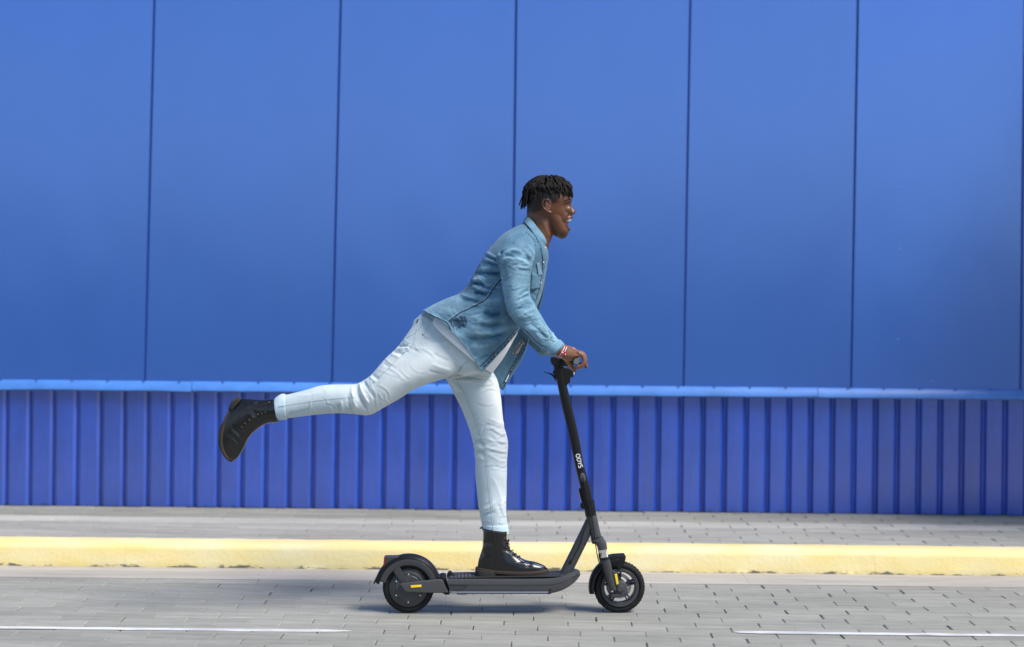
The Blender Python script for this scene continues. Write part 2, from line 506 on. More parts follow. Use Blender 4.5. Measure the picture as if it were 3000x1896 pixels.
# ------------------------------------------------------------------ blue wall
WALL_TOP = 6.5
Z_FL = CAM_H - (1132 - HOR) / (F_PX / Y_WALL)
wall = tag(empty('warehouse_wall', Matrix.Translation((0, Y_WALL, Z_SW))),
           'tall blue metal-clad warehouse wall with ribbed skirt behind the scooter', 'wall', kind='thing')
def wadd(name, me, m, parent=None, smooth=False):
    o = add(name, me, m, parent or wall, smooth)
    return o
LW = Vector((0, Y_WALL, Z_SW))
wadd('wall_core', mesh_from(*boxv(-8.5, 8.5, .0065, .30, Z_FL - .03 - Z_SW, WALL_TOP - Z_SW)), M['core'])
wadd('wall_base', mesh_from(*boxv(-8.5, 8.5, .045, .30, -.10, Z_FL - .032 - Z_SW)), M['core'])
seams = []
for top, bot in ((452, 424), (998, 972), (1512, 1499), (2022, 2002), (2513, 2493), (3003, 2989)):
    a = hit_y(top, 0, Y_WALL); b = hit_y(bot, 1120, Y_WALL)
    sl = (a.x - b.x) / (a.z - b.z)
    seams.append((b.x, b.z, sl))
xat = lambda s, z: s[0] + (z - s[1]) * s[2]
sl0 = seams[0]; slN = seams[-1]
allS = [(sl0[0] - 1.2 * k, sl0[1], sl0[2]) for k in (4, 3, 2, 1)] + seams + [(slN[0] + 1.1 * k, slN[1], slN[2]) for k in (1, 2, 3, 4)]
zb, zt = Z_FL - .06, WALL_TOP
g = .008
for s0, s1 in zip(allS[:-1], allS[1:]):
    pts = []
    for s, sg in ((s0, g), (s1, -g)):
        pts.append((s, sg))
    q = [(xat(s0, zb) + g, zb), (xat(s1, zb) - g, zb), (xat(s1, zt) - g, zt), (xat(s0, zt) + g, zt)]
    cx = (q[0][0] + q[1][0]) / 2
    p3 = [Vector((x - cx, 0.0, z - Z_SW)) for x, z in q]
    vv, ff = poly_prism(p3, (0, .012, 0))
    o = wadd('panel', mesh_from(vv, ff, bevel=.002), M['panel'], smooth=False)
    o.location = (cx, random.uniform(-.0015, .0015), 0)
# small bumps where fixings press through the right panel
for q in ((2640, 550), (2636, 730), (2630, 995), (2733, 1117)):
    w = hit_y(q[0], q[1], Y_WALL) - LW
    vv, ff = ellipsoid((w.x, -.001, w.z), (.007, .002, .007), 12, 6)
    wadd('rivet', mesh_from(vv, ff), M['flash'], smooth=True)

# ribbed skirt: one piece per rib
rib_px = [56.0]
while rib_px[-1] < 3700:
    x = rib_px[-1]; rib_px.append(x + (69.0 if x < 1430 else 66.0 if x < 2000 else 63.3))
while rib_px[0] > -900: rib_px.insert(0, rib_px[0] - 69.0)
K = F_PX / Y_WALL
def rib_mesh(seed):
    r = random.Random(seed); h = Z_FL - .034 - Z_SW; D = .026
    pr = [(-.5, .0), (-.44, D), (-.315, D), (-.24, 0), (.5, 0)]
    # a unit-wide profile: narrow valley first, then the wide crest, seen left to right
    pr = [(-.5, 0), (-.32, D), (-.27, D), (-.19, 0), (.15, -.0015), (.5, 0)]
    v, f = [], []; nz = 14; n = len(pr) + 2
    for i in range(nz + 1):
        z = .002 + h * i / nz
        for k, (x, y) in enumerate(pr):
            b = noise.noise(Vector((z * 2.5, k * 2.0, seed * 5.0))) * .0022 if 2 < k else 0
            v.append((x, y + b, z))
        v.append((.5, D + .008, z)); v.append((-.5, D + .008, z))
    for i in range(nz):
        for k in range(n): f.append((i * n + k, i * n + (k + 1) % n, (i + 1) * n + (k + 1) % n, (i + 1) * n + k))
    f.append(tuple(range(n))); f.append(tuple(nz * n + k for k in range(n)))
    me = mesh_from(v, f); me.materials.append(M['rib'])
    return me
rib_vars = [rib_mesh(s) for s in range(6)]
for i in range(len(rib_px) - 1):
    xa, xb = (rib_px[i] - 1500) / K, (rib_px[i + 1] - 1500) / K
    me = random.choice(rib_vars); me.name = 'rib'
    o = bpy.data.objects.new('rib', me); COL.objects.link(o); o.parent = wall
    w = xb - xa
    o.location = ((xa + xb) / 2 + .36 * w, 0.0, 0); o.scale = (w * .9995, 1, 1)
    if i % 2 == 0:
        for zz in (Z_FL - .10, Z_SW + .175):
            vv, ff = ellipsoid(((xa + xb) / 2 + (-.36 + .36) * w, .03, zz - Z_SW + random.uniform(-.006, .006)), (.008, .007, .008), 10, 6)
            wadd('screw', mesh_from(vv, ff), M['screw'], smooth=True)
# flashing that caps the skirt, in lengths
fl_px = [-1400, -500, 568, 1482, 2396, 3300, 4200]
pr = [(.008, .010), (-.010, .012), (-.020, .006), (-.044, -.040), (-.045, -.047), (-.038, -.049), (-.02, -.02), (.008, -.02)]
for i in range(len(fl_px) - 1):
    xa, xb = (fl_px[i] - 1500) / K + .002, (fl_px[i + 1] - 1500) / K - .002
    v, f = [], []; ns = 40; n = len(pr)
    r = random.Random(40 + i); t0, t1 = r.uniform(-.004, .004), r.uniform(-.004, .004)
    for a in range(ns + 1):
        x = xa + (xb - xa) * a / ns
        wob = noise.noise(Vector((x * 2.2, i * 7.0, 0))) * .006 + t0 + (t1 - t0) * a / ns
        for q, (yy, zz) in enumerate(pr):
            v.append((x, yy, Z_FL - Z_SW + zz + (wob if 1 < q < 6 else wob * .3)))
    for a in range(ns):
        for q in range(n): f.append((a * n + q, a * n + (q + 1) % n, (a + 1) * n + (q + 1) % n, (a + 1) * n + q))
    f.append(tuple(range(n))); f.append(tuple(ns * n + q for q in range(n)))
    wadd('flashing', mesh_from(v, f), M['flash'], smooth='auto')
    k = xa + .2
    while k < xb:
        vv, ff = ellipsoid((k, -.022, Z_FL - Z_SW + .011), (.007, .006, .005), 8, 5)
        wadd('flashing_screw', mesh_from(vv, ff), M['screw'], smooth=True); k += .235

M['added_asphalt'] = mat('added_asphalt', (.045, .045, .047), rough=.9, var=.25, vscale=2)
tag(add('street', mesh_from(*boxv(-90, 90, -60, .99, -.0295, -.009)), M['added_asphalt'], smooth=False), kind='structure')  # added behind the camera so the lower wall mirrors dark ground
# building added out of view for the soft dark band mirrored low in the wall
OB = tag(empty('added_brick_building', Matrix.Translation((0, -62, -.03))), 'long low dark brick building added behind the camera to darken the wall reflection', 'building')
M['brick'] = mat('dark_brick', (.045, .035, .032), rough=.9, var=.4, vscale=3)
M['pane'] = mat('window_glass', (.02, .025, .03), rough=.1)
for x0, x1, hh in ((-80, -22, 4.4), (-22, 10, 3.9), (10, 80, 5.0)):
    add('wall', mesh_from(*boxv(x0, x1, -8, 0, 0, hh)), M['brick'], OB, False)
    add('roof', mesh_from(*boxv(x0 - .2, x1 + .2 - .5, -8.2, .25, hh, hh + .3)), M['joint'], OB, False)
    x = x0 + 1.5
    while x < x1 - 2.5:
        add('window', mesh_from(*boxv(x, x + 1.8, -.05, .02, 1.2, 3.0)), M['pane'], OB, False); x += 4.2

# tree added right of the frame to shade the lower right of the wall
def added_shade_tree(x, y, hc, rad, seed):
    r = random.Random(seed)
    T = tag(empty('added_shade_tree', Matrix.Translation((x, y, Z_SW))), 'small round-crowned tree added unseen right of the frame to shade the wall', 'tree')
    bark = mat('tree_bark', (.07, .055, .04), rough=.95, var=.4, vscale=14, bump=.6, bscale=60)
    leafm = mat('tree_leaf', (.055, .10, .025), rough=.55, var=.4, vscale=9, rnd=.0)
    v, f = tube([(0, 0, 0), (.02, .01, .8), (-.02, .0, 1.6), (.01, .02, hc - Z_SW - .1), (0, 0, hc - Z_SW + .5)], [.085, .065, .055, .045, .015], seg=12, sub=4)
    add('trunk', mesh_from(v, f), bark, T)
    tips = []
    for k in range(11):
        a = k * 2.4; zb_ = 1.5 + .10 * k; el = r.uniform(.25, .9)
        d = Vector((math.cos(a) * math.cos(el), math.sin(a) * math.cos(el), math.sin(el)))
        p0 = Vector((0, 0, zb_)); p1 = p0 + d * rad[0] * .5; p2 = p0 + d * rad[0] * .9 + Vector((0, 0, .1))
        v, f = tube([p0, p1, p2], [.028, .017, .006], seg=7, sub=3)
        add('limb', mesh_from(v, f), bark, T); tips += [p1, p2]
    mb = MB(); C = Vector((0, 0, hc - Z_SW))
    clumps = []
    while len(clumps) < 260:
        q = Vector((r.gauss(0, .5), r.gauss(0, .5), r.gauss(0, .5)))
        if q.length < .80: clumps.append(C + Vector((q.x * rad[0], q.y * rad[1], q.z * rad[2])))
    for c in clumps:
        for _ in range(90):
            p = c + Vector((r.gauss(0, .15), r.gauss(0, .15), r.gauss(0, .12)))
            n = Vector((r.gauss(0, 1), r.gauss(0, 1), r.gauss(.6, 1))).normalized(); a = n.orthogonal().normalized(); b = n.cross(a); s_ = r.uniform(.022, .042)
            mb.addm([p - a * s_, p + b * s_ * .55, p + a * s_, p - b * s_ * .55], [(0, 1, 2, 3)])
    o = add('crown', mesh_from(mb.v, mb.f, recalc=False), leafm, T, False); o['kind'] = 'stuff'
added_shade_tree(5.15, 8.4, 3.05, (1.5, 1.05, 1.3), 5)

# scattered weeds where the skirt meets the pavement
mb = MB(); r = random.Random(77)
for k in range(34):
    x = r.uniform(-4.5, 4.5); y = Y_WALL - r.uniform(.004, .02)
    for _ in range(r.randint(4, 11)):
        a = r.uniform(0, 6.28); h_ = r.uniform(.008, .03); w_ = r.uniform(.001, .0022); bx_ = x + r.gauss(0, .012); l = r.uniform(.003, .014)
        mb.addm([(bx_ - w_, y, Z_SW - .003), (bx_ + w_, y, Z_SW - .003), (bx_ + l * math.cos(a), y - abs(l * math.sin(a)), Z_SW + h_)], [(0, 1, 2)])
weeds = tag(add('grass', mesh_from(mb.v, mb.f, recalc=False), mat('weed_green', (.06, .11, .03), rough=.7), None, False), 'thin tufts of weeds along the foot of the blue wall', 'weeds', kind='stuff')
# ------------------------------------------------------------------ electric scooter
M['sc_grey'] = mat('satin_graphite', (.048, .048, .050), rough=.40, spec=.4, var=.06, vscale=8, bump=.05, bscale=900)
M['sc_side'] = mat('satin_graphite_light', (.066, .066, .068), rough=.38, spec=.4, var=.05, vscale=8, bump=.05, bscale=900)
M['sc_black'] = mat('matte_black', (.010, .010, .011), rough=.45, spec=.3, var=.1, vscale=20)
M['tyre'] = mat('tyre_rubber', (.009, .009, .010), rough=.72, spec=.25, var=.25, vscale=40, vcol=(.022, .021, .02))
M['rim'] = mat('rim_grey', (.05, .05, .052), rough=.4)
M['alu'] = mat('bare_aluminium', (.45, .45, .45), rough=.35, metal=1.0)
M['chrome'] = mat('chrome_stanchion', (.85, .85, .86), rough=.10, metal=1.0)
M['yellow'] = mat('yellow_reflector', (.95, .62, .03), rough=.35, coat=.3)
M['red'] = mat('red_lens', (.45, .008, .02), rough=.2, coat=.6)
M['white'] = mat('white_lens', (.85, .86, .88), rough=.2, coat=.5)
M['cable'] = mat('black_cable', (.01, .01, .011), rough=.45)
M['grip'] = mat('grey_grip_cap', (.13, .15, .16), rough=.6)
M['mat_deck'] = mat('deck_rubber', (.022, .022, .023), rough=.62, bump=.4, bscale=300)
M['strip'] = mat('deck_light_strip', (.20, .21, .26), rough=.3)
M['print'] = mat('white_print', (.85, .85, .85), rough=.5)
M['redprint'] = mat('red_print', (.6, .02, .02), rough=.5)
M['scr'] = mat('bright_screw', (.7, .7, .7), rough=.3, metal=1.0)

SC = empty('electric_scooter', SUBJ)
tag(SC, 'dark grey electric scooter with black stem standing on the pavers under the rider', 'scooter')

def prism(name, pts, y0, y1, m, parent, bevel=.003, seg=3, ref=None):
    """outline in pixels read at depth ref (default the near face), swept from y0 to y1"""
    q = [P(p, y0 if ref is None else ref) for p in pts]
    q = [Vector((a.x, y0, a.z)) for a in q]
    v, f = poly_prism(q, (0, y1 - y0, 0))
    return add(name, mesh_from(v, f, bevel=bevel, bev_seg=seg), m, parent, 'auto')

def tubeo(name, pts, r, m, parent, seg=10, sub=6):
    v, f = tube(pts, r, seg=seg, sub=sub)
    return add(name, mesh_from(v, f), m, parent, True)

def wheel(center_px, kind):
    c0 = P(center_px, 0); R = c0.z
    c = Vector((c0.x, 0, R))
    w = empty(kind, Matrix.Identity(4)); w.parent = SC
    w.matrix_local = Matrix.Identity(4)
    # tyre: rounded closed profile
    pr = []
    for k in range(20):
        a = 2 * math.pi * k / 20
        pr.append((R - .0185 + .0185 * math.cos(a) * (1 if math.cos(a) > 0 else .95), .027 * math.copysign(abs(math.sin(a)) ** .8, math.sin(a))))
    v, f = lathe_y(c, pr, 96)
    add('tyre', mesh_from(v, f), M['tyre'], w)
    return c, R, w

RC, RR, RW = wheel((1197, 1718.7), 'rear_wheel')
s = RR / .125
# tread grooves on both tyres as small raised sipes
def sipes(c, R, w, n=44):
    mb = MB()
    for k in range(n):
        a = 2 * math.pi * k / n
        for sg in (-1, 1):
            pts = []
            for t in (0, .5, 1):
                aa = a + .07 * t; yy = sg * (.004 + .017 * t); r = R - .0185 + .0185 * math.sqrt(max(0, 1 - abs(yy / .027) ** 2.4)) + .0006
                pts.append((c.x + r * math.cos(aa), yy, c.z + r * math.sin(aa)))
            mb.addm(*tube(pts, [.0009, .0013, .0009], seg=5, sub=2))
    o = mb.build('tread', M['tyre'], w, True); o['kind'] = 'stuff'
sipes(RC, RR, RW)
# rear hub motor: stepped disc
hub = [(.0001, -.047), (.062, -.046), (.064, -.044), (.064, -.040), (.069, -.040), (.070, -.0425), (.074, -.0425), (.075, -.038), (.0805, -.036), (.083, -.034), (.090, -.031), (.0945, -.026), (.0945, .026), (.09, .031), (.083, .034), (.075, .038), (.062, .046), (.0001, .047)]
hub = [(r * s, y) for r, y in hub]
v, f = lathe_y(RC, hub, 72, closed=False)
add('hub_motor', mesh_from(v, f), M['rim'], RW, 'auto')
for k in range(6):
    a = math.radians(90 + 60 * k)
    v, f = lathe_y((RC.x + .0675 * s * math.cos(a), 0, RC.z + .0675 * s * math.sin(a)), [(.0001, -.0455), (.0035, -.0455), (.004, -.044), (.004, -.036), (.0001, -.036)], 12, closed=False)
    add('screw', mesh_from(v, f), M['scr'], RW)

def fender(name, c, r0, r1, hw, a0, a1, m, th=.005, seg=40):
    pr = [(r0, -hw), (r1 - .012, -hw), (r1 - .003, -hw + .009), (r1, -hw + .022), (r1, hw - .022), (r1 - .003, hw - .009), (r1 - .012, hw), (r0, hw),
          (r0, hw - th), (r1 - .014, hw - th), (r1 - th, hw - .024), (r1 - th, -hw + .024), (r1 - .014, -hw + th), (r0, -hw + th)]
    v, f = lathe_y(c, pr, seg, math.radians(a0), math.radians(a1))
    return add(name, mesh_from(v, f), m, SC, 'auto')
RF = fender('rear_fender', RC, .141, .158, .043, 20, 172, M['sc_black'])
# grey side strap of the fender with its strut to the axle
for sg in (-1, 1):
    y0, y1 = sg * .050, sg * .0435
    pr = [(.1135, y0), (.1405, y0), (.1415, (y0 + y1) / 2), (.1405, y1), (.1135, y1)]
    v, f = lathe_y(RC, pr, 40, math.radians(18), math.radians(166))
    add('fender_stay', mesh_from(v, f, bevel=.0012, bev_seg=2), M['sc_grey'], RF, 'auto')
    prism('fender_strut', cF((415, 545), (505, 440), (662, 722), (556, 740)), y0 - sg * .0006, y1, M['sc_grey'], RF, bevel=.0012, ref=-.05)
# rear mud flap and number-plate carrier
prism('mud_flap', cF((255, 430), (200, 500), (185, 520), (82, 728), (95, 733), (125, 702), (165, 690), (225, 560), (285, 480)), -.034, .034, M['sc_black'], RF, ref=0)
prism('tail_light_housing', cF((275, 282), (505, 276), (560, 300), (470, 345), (330, 450), (275, 458)), -.026, .026, M['sc_grey'], RF, ref=0, bevel=.004)
prism('tail_light', cF((262, 288), (277, 284), (279, 448), (247, 452), (252, 380)), -.024, .024, M['red'], RF, ref=0, bevel=.002)

# swing arm with yellow reflector
for sg in (-1, 1):
    arm = prism('swing_arm', cF((522, 750), (545, 736), (800, 708), (1180, 668), (1235, 678), (1262, 720), (1345, 890), (1180, 897), (1050, 895), (650, 883), (605, 862), (560, 800)),
                -.072 if sg < 0 else .052, -.052 if sg < 0 else .072, M['sc_side'], SC, bevel=.005, seg=4, ref=-.06)
    if sg < 0:
        prism('reflector', cF((705, 774), (885, 764), (887, 804), (709, 818)), -.0745, -.071, M['yellow'], arm, bevel=.001)
        prism('reflector_frame', cF((700, 768), (890, 758), (892, 810), (704, 824)), -.0728, -.0705, M['sc_black'], arm, bevel=.0008)
    prism('axle_block', cF((620, 750), (740, 745), (740, 870), (640, 870)), -.052 if sg < 0 else .044, -.044 if sg < 0 else .052, M['sc_black'], SC, bevel=.002, ref=-.05)
# joint block between arm and deck
prism('swing_arm_joint', cF((1165, 655), (1245, 625), (1300, 640), (1310, 740), (1360, 900), (1365, 930), (1290, 935), (1235, 905), (1175, 905)), -.05, .05, M['sc_black'], SC, bevel=.003, ref=-.05)
prism('fender_mount', cF((1000, 655), (1090, 620), (1140, 585), (1230, 620), (1270, 630), (1300, 665), (1010, 690)), -.035, .035, M['sc_black'], SC, bevel=.003, ref=0)
hk = prism('latch_hook', cF((1310, 650), (1312, 605), (1340, 545), (1365, 533), (1390, 540), (1412, 575), (1440, 585), (1460, 615), (1455, 645)), -.02, .02, M['sc_black'], SC, bevel=.004, ref=0)
tubeo('latch_loop', [P(cF((1405, 565)), -.012), P(cF((1442, 585)), -.012), P(cF((1460, 612)), -.012), P(cF((1452, 640)), -.012)], .0022, M['sc_black'], hk)

# deck: body as a cross-section swept along its length, rounded nose
def deck():
    top = [(1309, 1696.4), (1360, 1696.8), (1420, 1697), (1500, 1697.3), (1560, 1697.2), (1610, 1695.8), (1645, 1691), (1670, 1684), (1690, 1680.5), (1702, 1682)]
    bot = [(1320, 1738.8), (1368, 1739.5), (1420, 1740), (1500, 1740), (1560, 1740), (1606, 1740.5), (1632, 1736.5), (1660, 1726.5), (1688, 1708.5), (1704, 1693)]
    wid = [.078, .078, .079, .079, .079, .078, .075, .066, .047, .016]
    rows = []
    A = [np.array([P(a, -.078).x, P(a, -.078).z, P(b, -.078).x, P(b, -.078).z, w]) for a, b, w in zip(top, bot, wid)]
    n = (len(A) - 1) * 6
    ss = [cr(A, i / 6) for i in range(n)] + [A[-1]]
    v, f = [], []
    # section: points round (side bulges out at mid height)
    prof = [(-.90, 1.0), (-.97, .985), (-1.0, .90), (-1.0, .62), (-.975, .60), (-.955, .30), (-.93, .10), (-.88, .01), (-.80, 0), (.80, 0), (.88, .01), (.93, .10), (.955, .30), (.975, .60), (1.0, .62), (1.0, .90), (.97, .985), (.90, 1.0)]
    m = len(prof)
    for q in ss:
        for a, b in prof:
            v.append((q[2] + (q[0] - q[2]) * b, a * q[4], q[3] + (q[1] - q[3]) * b))
    for i in range(len(ss) - 1):
        for k in range(m): f.append((i * m + k, i * m + (k + 1) % m, (i + 1) * m + (k + 1) % m, (i + 1) * m + k))
    f.append(tuple(range(m))); f.append(tuple((len(ss) - 1) * m + k for k in range(m)))
    return add('deck', mesh_from(v, f), M['sc_side'], SC, 'auto')
DK = deck()
# rubber mat with raised studs, proud of the deck
a, b = P((1314, 1696.2), -.078), P((1640, 1691.5), -.078)
z0 = max(a.z, b.z)
mb = MB()
mb.addm(*poly_prism([(a.x, -.068, a.z + .0005), (b.x, -.068, b.z + .0005), (b.x + .03, -.044, b.z + .006), (b.x + .035, 0, b.z + .006), (b.x + .03, .044, b.z + .006), (b.x, .068, b.z + .0005), (a.x, .068, a.z + .0005)], (0, 0, .0025)))
DM = mb.build('deck_mat', M['mat_deck'], DK, bevel=.0008)
mb = MB(); L = b.x - a.x
for i in range(34):
    for j in range(-5, 6):
        x = a.x + .012 + (L - .02) * i / 29 + (j % 2) * .006
        z = a.z + (b.z - a.z) * (x - a.x) / L + .0029
        mb.addm(*ellipsoid((x, j * .0118, z), (.0036, .0036, .0014), 6, 4))
st = mb.build('mat_stud', mat('stud_rubber', (.16, .16, .165), rough=.35), DM, True); st['kind'] = 'stuff'
prism('side_strip', cE((175, 1314), (1458, 1315), (1458, 1337), (185, 1338)), -.0772, -.07, M['strip'], DK, bevel=.001)
prism('side_strip', cE((175, 1314), (1458, 1315), (1458, 1337), (185, 1338)), .07, .0772, M['strip'], DK, bevel=.001, ref=-.077)
prism('under_tray', cE((170, 1338), (1510, 1338), (1490, 1352), (410, 1352), (380, 1358), (270, 1358), (250, 1345), (190, 1345)), -.07, .07, M['sc_black'], DK, bevel=.001, ref=-.08)
for i in range(6):
    p = P(cE((480 + i * 245, 1350)), -.07)
    v, f = ellipsoid((p.x, -.066, p.z), (.004, .004, .003), 10, 6)
    add('screw', mesh_from(v, f), M['scr'], DK)
# embossed cover outline on the deck side
g = [P(q, -.078) for q in cE((395, 1240), (375, 1225), (355, 1232), (215, 1232), (190, 1222), (172, 1238), (185, 1262), (235, 1262), (265, 1285), (300, 1285), (325, 1265), (375, 1262), (395, 1240))]
v, f = tube([(q.x, -.0772, q.z) for q in g], .0007, seg=6, sub=4)
add('cover_outline', mesh_from(v, f), M['sc_black'], DK)
g = P(cE((1485, 1290)), -.078)
v, f = ellipsoid((g.x, -.0755, g.z), (.003, .003, .007), 10, 8)
add('port', mesh_from(v, f), M['sc_black'], DK)

# down tube, head tube, stem
def rtube(name, sts, m, parent, n=2.6, seg=32):
    v, f = loft([S(a, b, w, y, n) for a, b, w, y in sts], seg=seg, sub=5)
    return add(name, mesh_from(v, f), m, parent, 'auto')
DT = rtube('down_tube', [(cG((275, 1030)), cG((440, 1010)), .030, 0), (cG((300, 985)), cG((458, 965)), .030, 0), (cG((395, 800)), cG((540, 800)), .027, 0), (cG((480, 625)), cG((620, 640)), .025, 0), (cG((560, 465)), cG((675, 520)), .024, 0), (cG((628, 325)), cG((690, 440)), .023, 0), (cG((655, 300)), cG((715, 400)), .020, 0)], M['sc_grey'], SC, n=2.3)
HT = rtube('head_tube', [(cG((622, 285)), cG((748, 263)), .029, 0), (cG((640, 345)), cG((764, 325)), .029, 0), (cG((668, 450)), cG((785, 430)), .028, 0), (cG((683, 545)), cG((808, 525)), .028, 0), (cG((690, 590)), cG((812, 548)), .028, 0), (cG((705, 615)), cG((800, 580)), .024, 0)], M['sc_side'], SC)
v, f = tube([P(cG((690, 552)), -.029), P(cG((750, 545)), -.031), P(cG((808, 528)), -.029)], .0012, seg=6)
add('head_tube_ring', mesh_from(v, f), M['sc_black'], HT)
CO = rtube('folding_collar', [(cG((602, 170)), cG((722, 98)), .031, 0), (cG((608, 215)), cG((735, 180)), .031, 0), (cG((622, 290)), cG((748, 266)), .031, 0)], M['sc_black'], SC)
prism('hinge_lug', cI((600, 1010), (560, 1060), (540, 1090), (545, 1125), (575, 1145), (610, 1140), (650, 1060)), -.016, .016, M['sc_black'], CO, ref=0, bevel=.004)
prism('fold_lever', cI((525, 825), (515, 845), (548, 990), (570, 1035), (605, 1040), (590, 980), (550, 830), (540, 815)), -.012, .012, M['sc_black'], CO, ref=0, bevel=.003)
prism('lever_edge', cI((513, 838), (520, 836), (560, 1020), (552, 1026)), -.009, .009, M['alu'], CO, ref=0, bevel=.001)
for q in ((767, 1137), (773, 1183)):
    p = P(cI(q), -.028)
    v, f = lathe_y((p.x, -.022, p.z), [(.0001, -.008), (.003, -.008), (.0033, -.007), (.0033, 0), (.0001, 0)], 12, closed=False)
    add('bolt', mesh_from(v, f), M['tyre'], CO)
ST = rtube('stem', [(cI((618, 1120)), cI((758, 1080)), .0245, 0), (cI((545, 810)), cI((693, 790)), .0245, 0), (cI((460, 450)), cI((598, 430)), .0245, 0), (cI((365, -10)), cI((513, -30)), .0245, 0), (cH((355, 900)), cH((505, 870)), .0245, 0), (cH((290, 580)), cH((440, 600)), .025, 0), (cH((240, 350)), cH((400, 400)), .026, 0), (cH((222, 260)), cH((395, 300)), .027, 0)], M['sc_black'], SC, n=3.0)
# lettering on the stem: flat strokes, tops of the letters facing forward
def stroke(mb, pts, w=.0034):
    q = [P(cI(p), -.0255) for p in pts]
    v = []; n = len(q)
    for i, p in enumerate(q):
        t = (q[min(i + 1, n - 1)] - q[max(i - 1, 0)]); t.y = 0; t.normalize()
        nn = Vector((-t.z, 0, t.x)) * w / 2
        v += [(p.x + nn.x, -.0255, p.z + nn.z), (p.x - nn.x, -.0255, p.z - nn.z), (p.x + nn.x, -.0235, p.z + nn.z), (p.x - nn.x, -.0235, p.z - nn.z)]
    f = []
    for i in range(n - 1):
        b0, b1 = i * 4, i * 4 + 4
        f += [(b0, b1, b1 + 1, b0 + 1), (b0, b0 + 2, b1 + 2, b1), (b0 + 1, b1 + 1, b1 + 3, b0 + 3), (b0 + 2, b0 + 3, b1 + 3, b1 + 2)]
    f += [(0, 1, 3, 2), (n * 4 - 4, n * 4 - 2, n * 4 - 1, n * 4 - 3)]
    mb.addm(v, f)
ax = Vector((1, 0, 0)); # unit vectors of the lettering in crop pixels
dn = np.array([.235, .972]); up = np.array([.972, -.235])
def LP(o, u, w): q = np.array(o) + dn * u + up * w; return (q[0], q[1])
o0 = (477, 310)
letters = []
letters.append([LP(o0, 0 + 27 * math.cos(t), 32 + 31 * math.sin(t)) for t in np.linspace(math.radians(88), math.radians(88 - 358), 26)])
letters.append([LP(o0, 46, 2), LP(o0, 46, 64), LP(o0, 66, 63), LP(o0, 84, 55), LP(o0, 92, 33), LP(o0, 84, 11), LP(o0, 66, 3), LP(o0, 46, 2)])
letters.append([LP(o0, 100, 65), LP(o0, 124, 30)]); letters.append([LP(o0, 148, 65), LP(o0, 124, 30), LP(o0, 124, 0)])
letters.append([LP(o0, 190, 64), LP(o0, 172, 64), LP(o0, 160, 60), LP(o0, 156, 48), LP(o0, 160, 36), LP(o0, 174, 33), LP(o0, 188, 30), LP(o0, 192, 17), LP(o0, 187, 6), LP(o0, 174, 2), LP(o0, 154, 2)])
for nm, grp in (('letter_o', letters[0:1]), ('letter_d', letters[1:2]), ('letter_y', letters[2:4]), ('letter_s', letters[4:5])):
    mb = MB()
    for L_ in grp: stroke(mb, L_)
    mb.build('lettering', M['print'], ST, False)
mb = MB(); stroke(mb, [LP(o0, 4, 58), LP(o0, 9, 46)], .004)
mb.build('lettering_accent', M['redprint'], ST, False)
# cable port and cables
pp = [P(p, -.026) for p in cI((585, 650),)] if False else P(cI((585, 648)), -.026)
v, f = ellipsoid((pp.x, -.0235, pp.z), (.0135, .004, .0235), 20, 12, rot=math.radians(-14))
CP = add('cable_port', mesh_from(v, f), mat('port_grey', (.07, .07, .072), rough=.5), ST)
tubeo('brake_cable', [P(cI((580, 635)), -.026), P(cI((605, 720)), -.030), P(cI((650, 920)), -.032), P(cI((690, 1120)), -.033), P(cI((728, 1290)), -.034), P(cG((712, 400)), -.034), P(cG((730, 540)), -.034), P(cG((742, 640)), -.036), P(cG((765, 770)), -.04), P(cG((800, 880)), -.045), P(cG((850, 990)), -.05), P(cG((880, 1090)), -.05)], .0024, M['cable'], SC, seg=8, sub=8)
tubeo('brake_cable', [P(cI((690, 1100)), -.028), P(cI((685, 1240)), -.031), P(cI((655, 1340)), -.030), P(cG((600, 480)), -.028), P(cG((560, 620)), -.029), P(cG((505, 730)), -.030), P(cG((455, 815)), -.029)], .0022, M['cable'], SC, seg=8, sub=8)
pp = P(cG((447, 830)), -.028)
v, f = ellipsoid((pp.x, -.0265, pp.z), (.0075, .004, .0125), 16, 10, rot=math.radians(20))
add('cable_port', mesh_from(v, f), M['sc_black'], DT)

# fork, front wheel, front fender
FC, FR, FW = wheel((1814.2, 1719), 'front_wheel')
sipes(FC, FR, FW)
rim = [(.078, -.030), (.092, -.031), (.0945, -.026), (.0945, .026), (.092, .031), (.078, .030), (.075, .018), (.075, -.018)]
v, f = lathe_y(FC, [(r * s, y) for r, y in rim], 72)
add('rim', mesh_from(v, f), M['rim'], FW, 'auto')
hubp = [(.0001, -.036), (.016, -.036), (.018, -.033), (.034, -.031), (.036, -.027), (.036, .027), (.034, .031), (.0001, .036)]
v, f = lathe_y(FC, [(r * s, y) for r, y in hubp], 48, closed=False)
add('hub', mesh_from(v, f), M['rim'], FW, 'auto')
for k in range(5):
    a = math.radians(20 + 72 * k)
    for off in (-.11, .11):
        u = Vector((math.cos(a + off), 0, math.sin(a + off))); t = Vector((-u.z, 0, u.x))
        r0, r1 = .033 * s, .079 * s
        pts = [FC + u * r0 - t * .0042, FC + u * r1 - t * .0036, FC + u * r1 + t * .0036, FC + u * r0 + t * .0042]
        v, f = poly_prism([(p.x, -.017, p.z) for p in pts], (0, .034, 0))
        add('spoke', mesh_from(v, f, bevel=.0015), M['rim'], FW, 'auto')
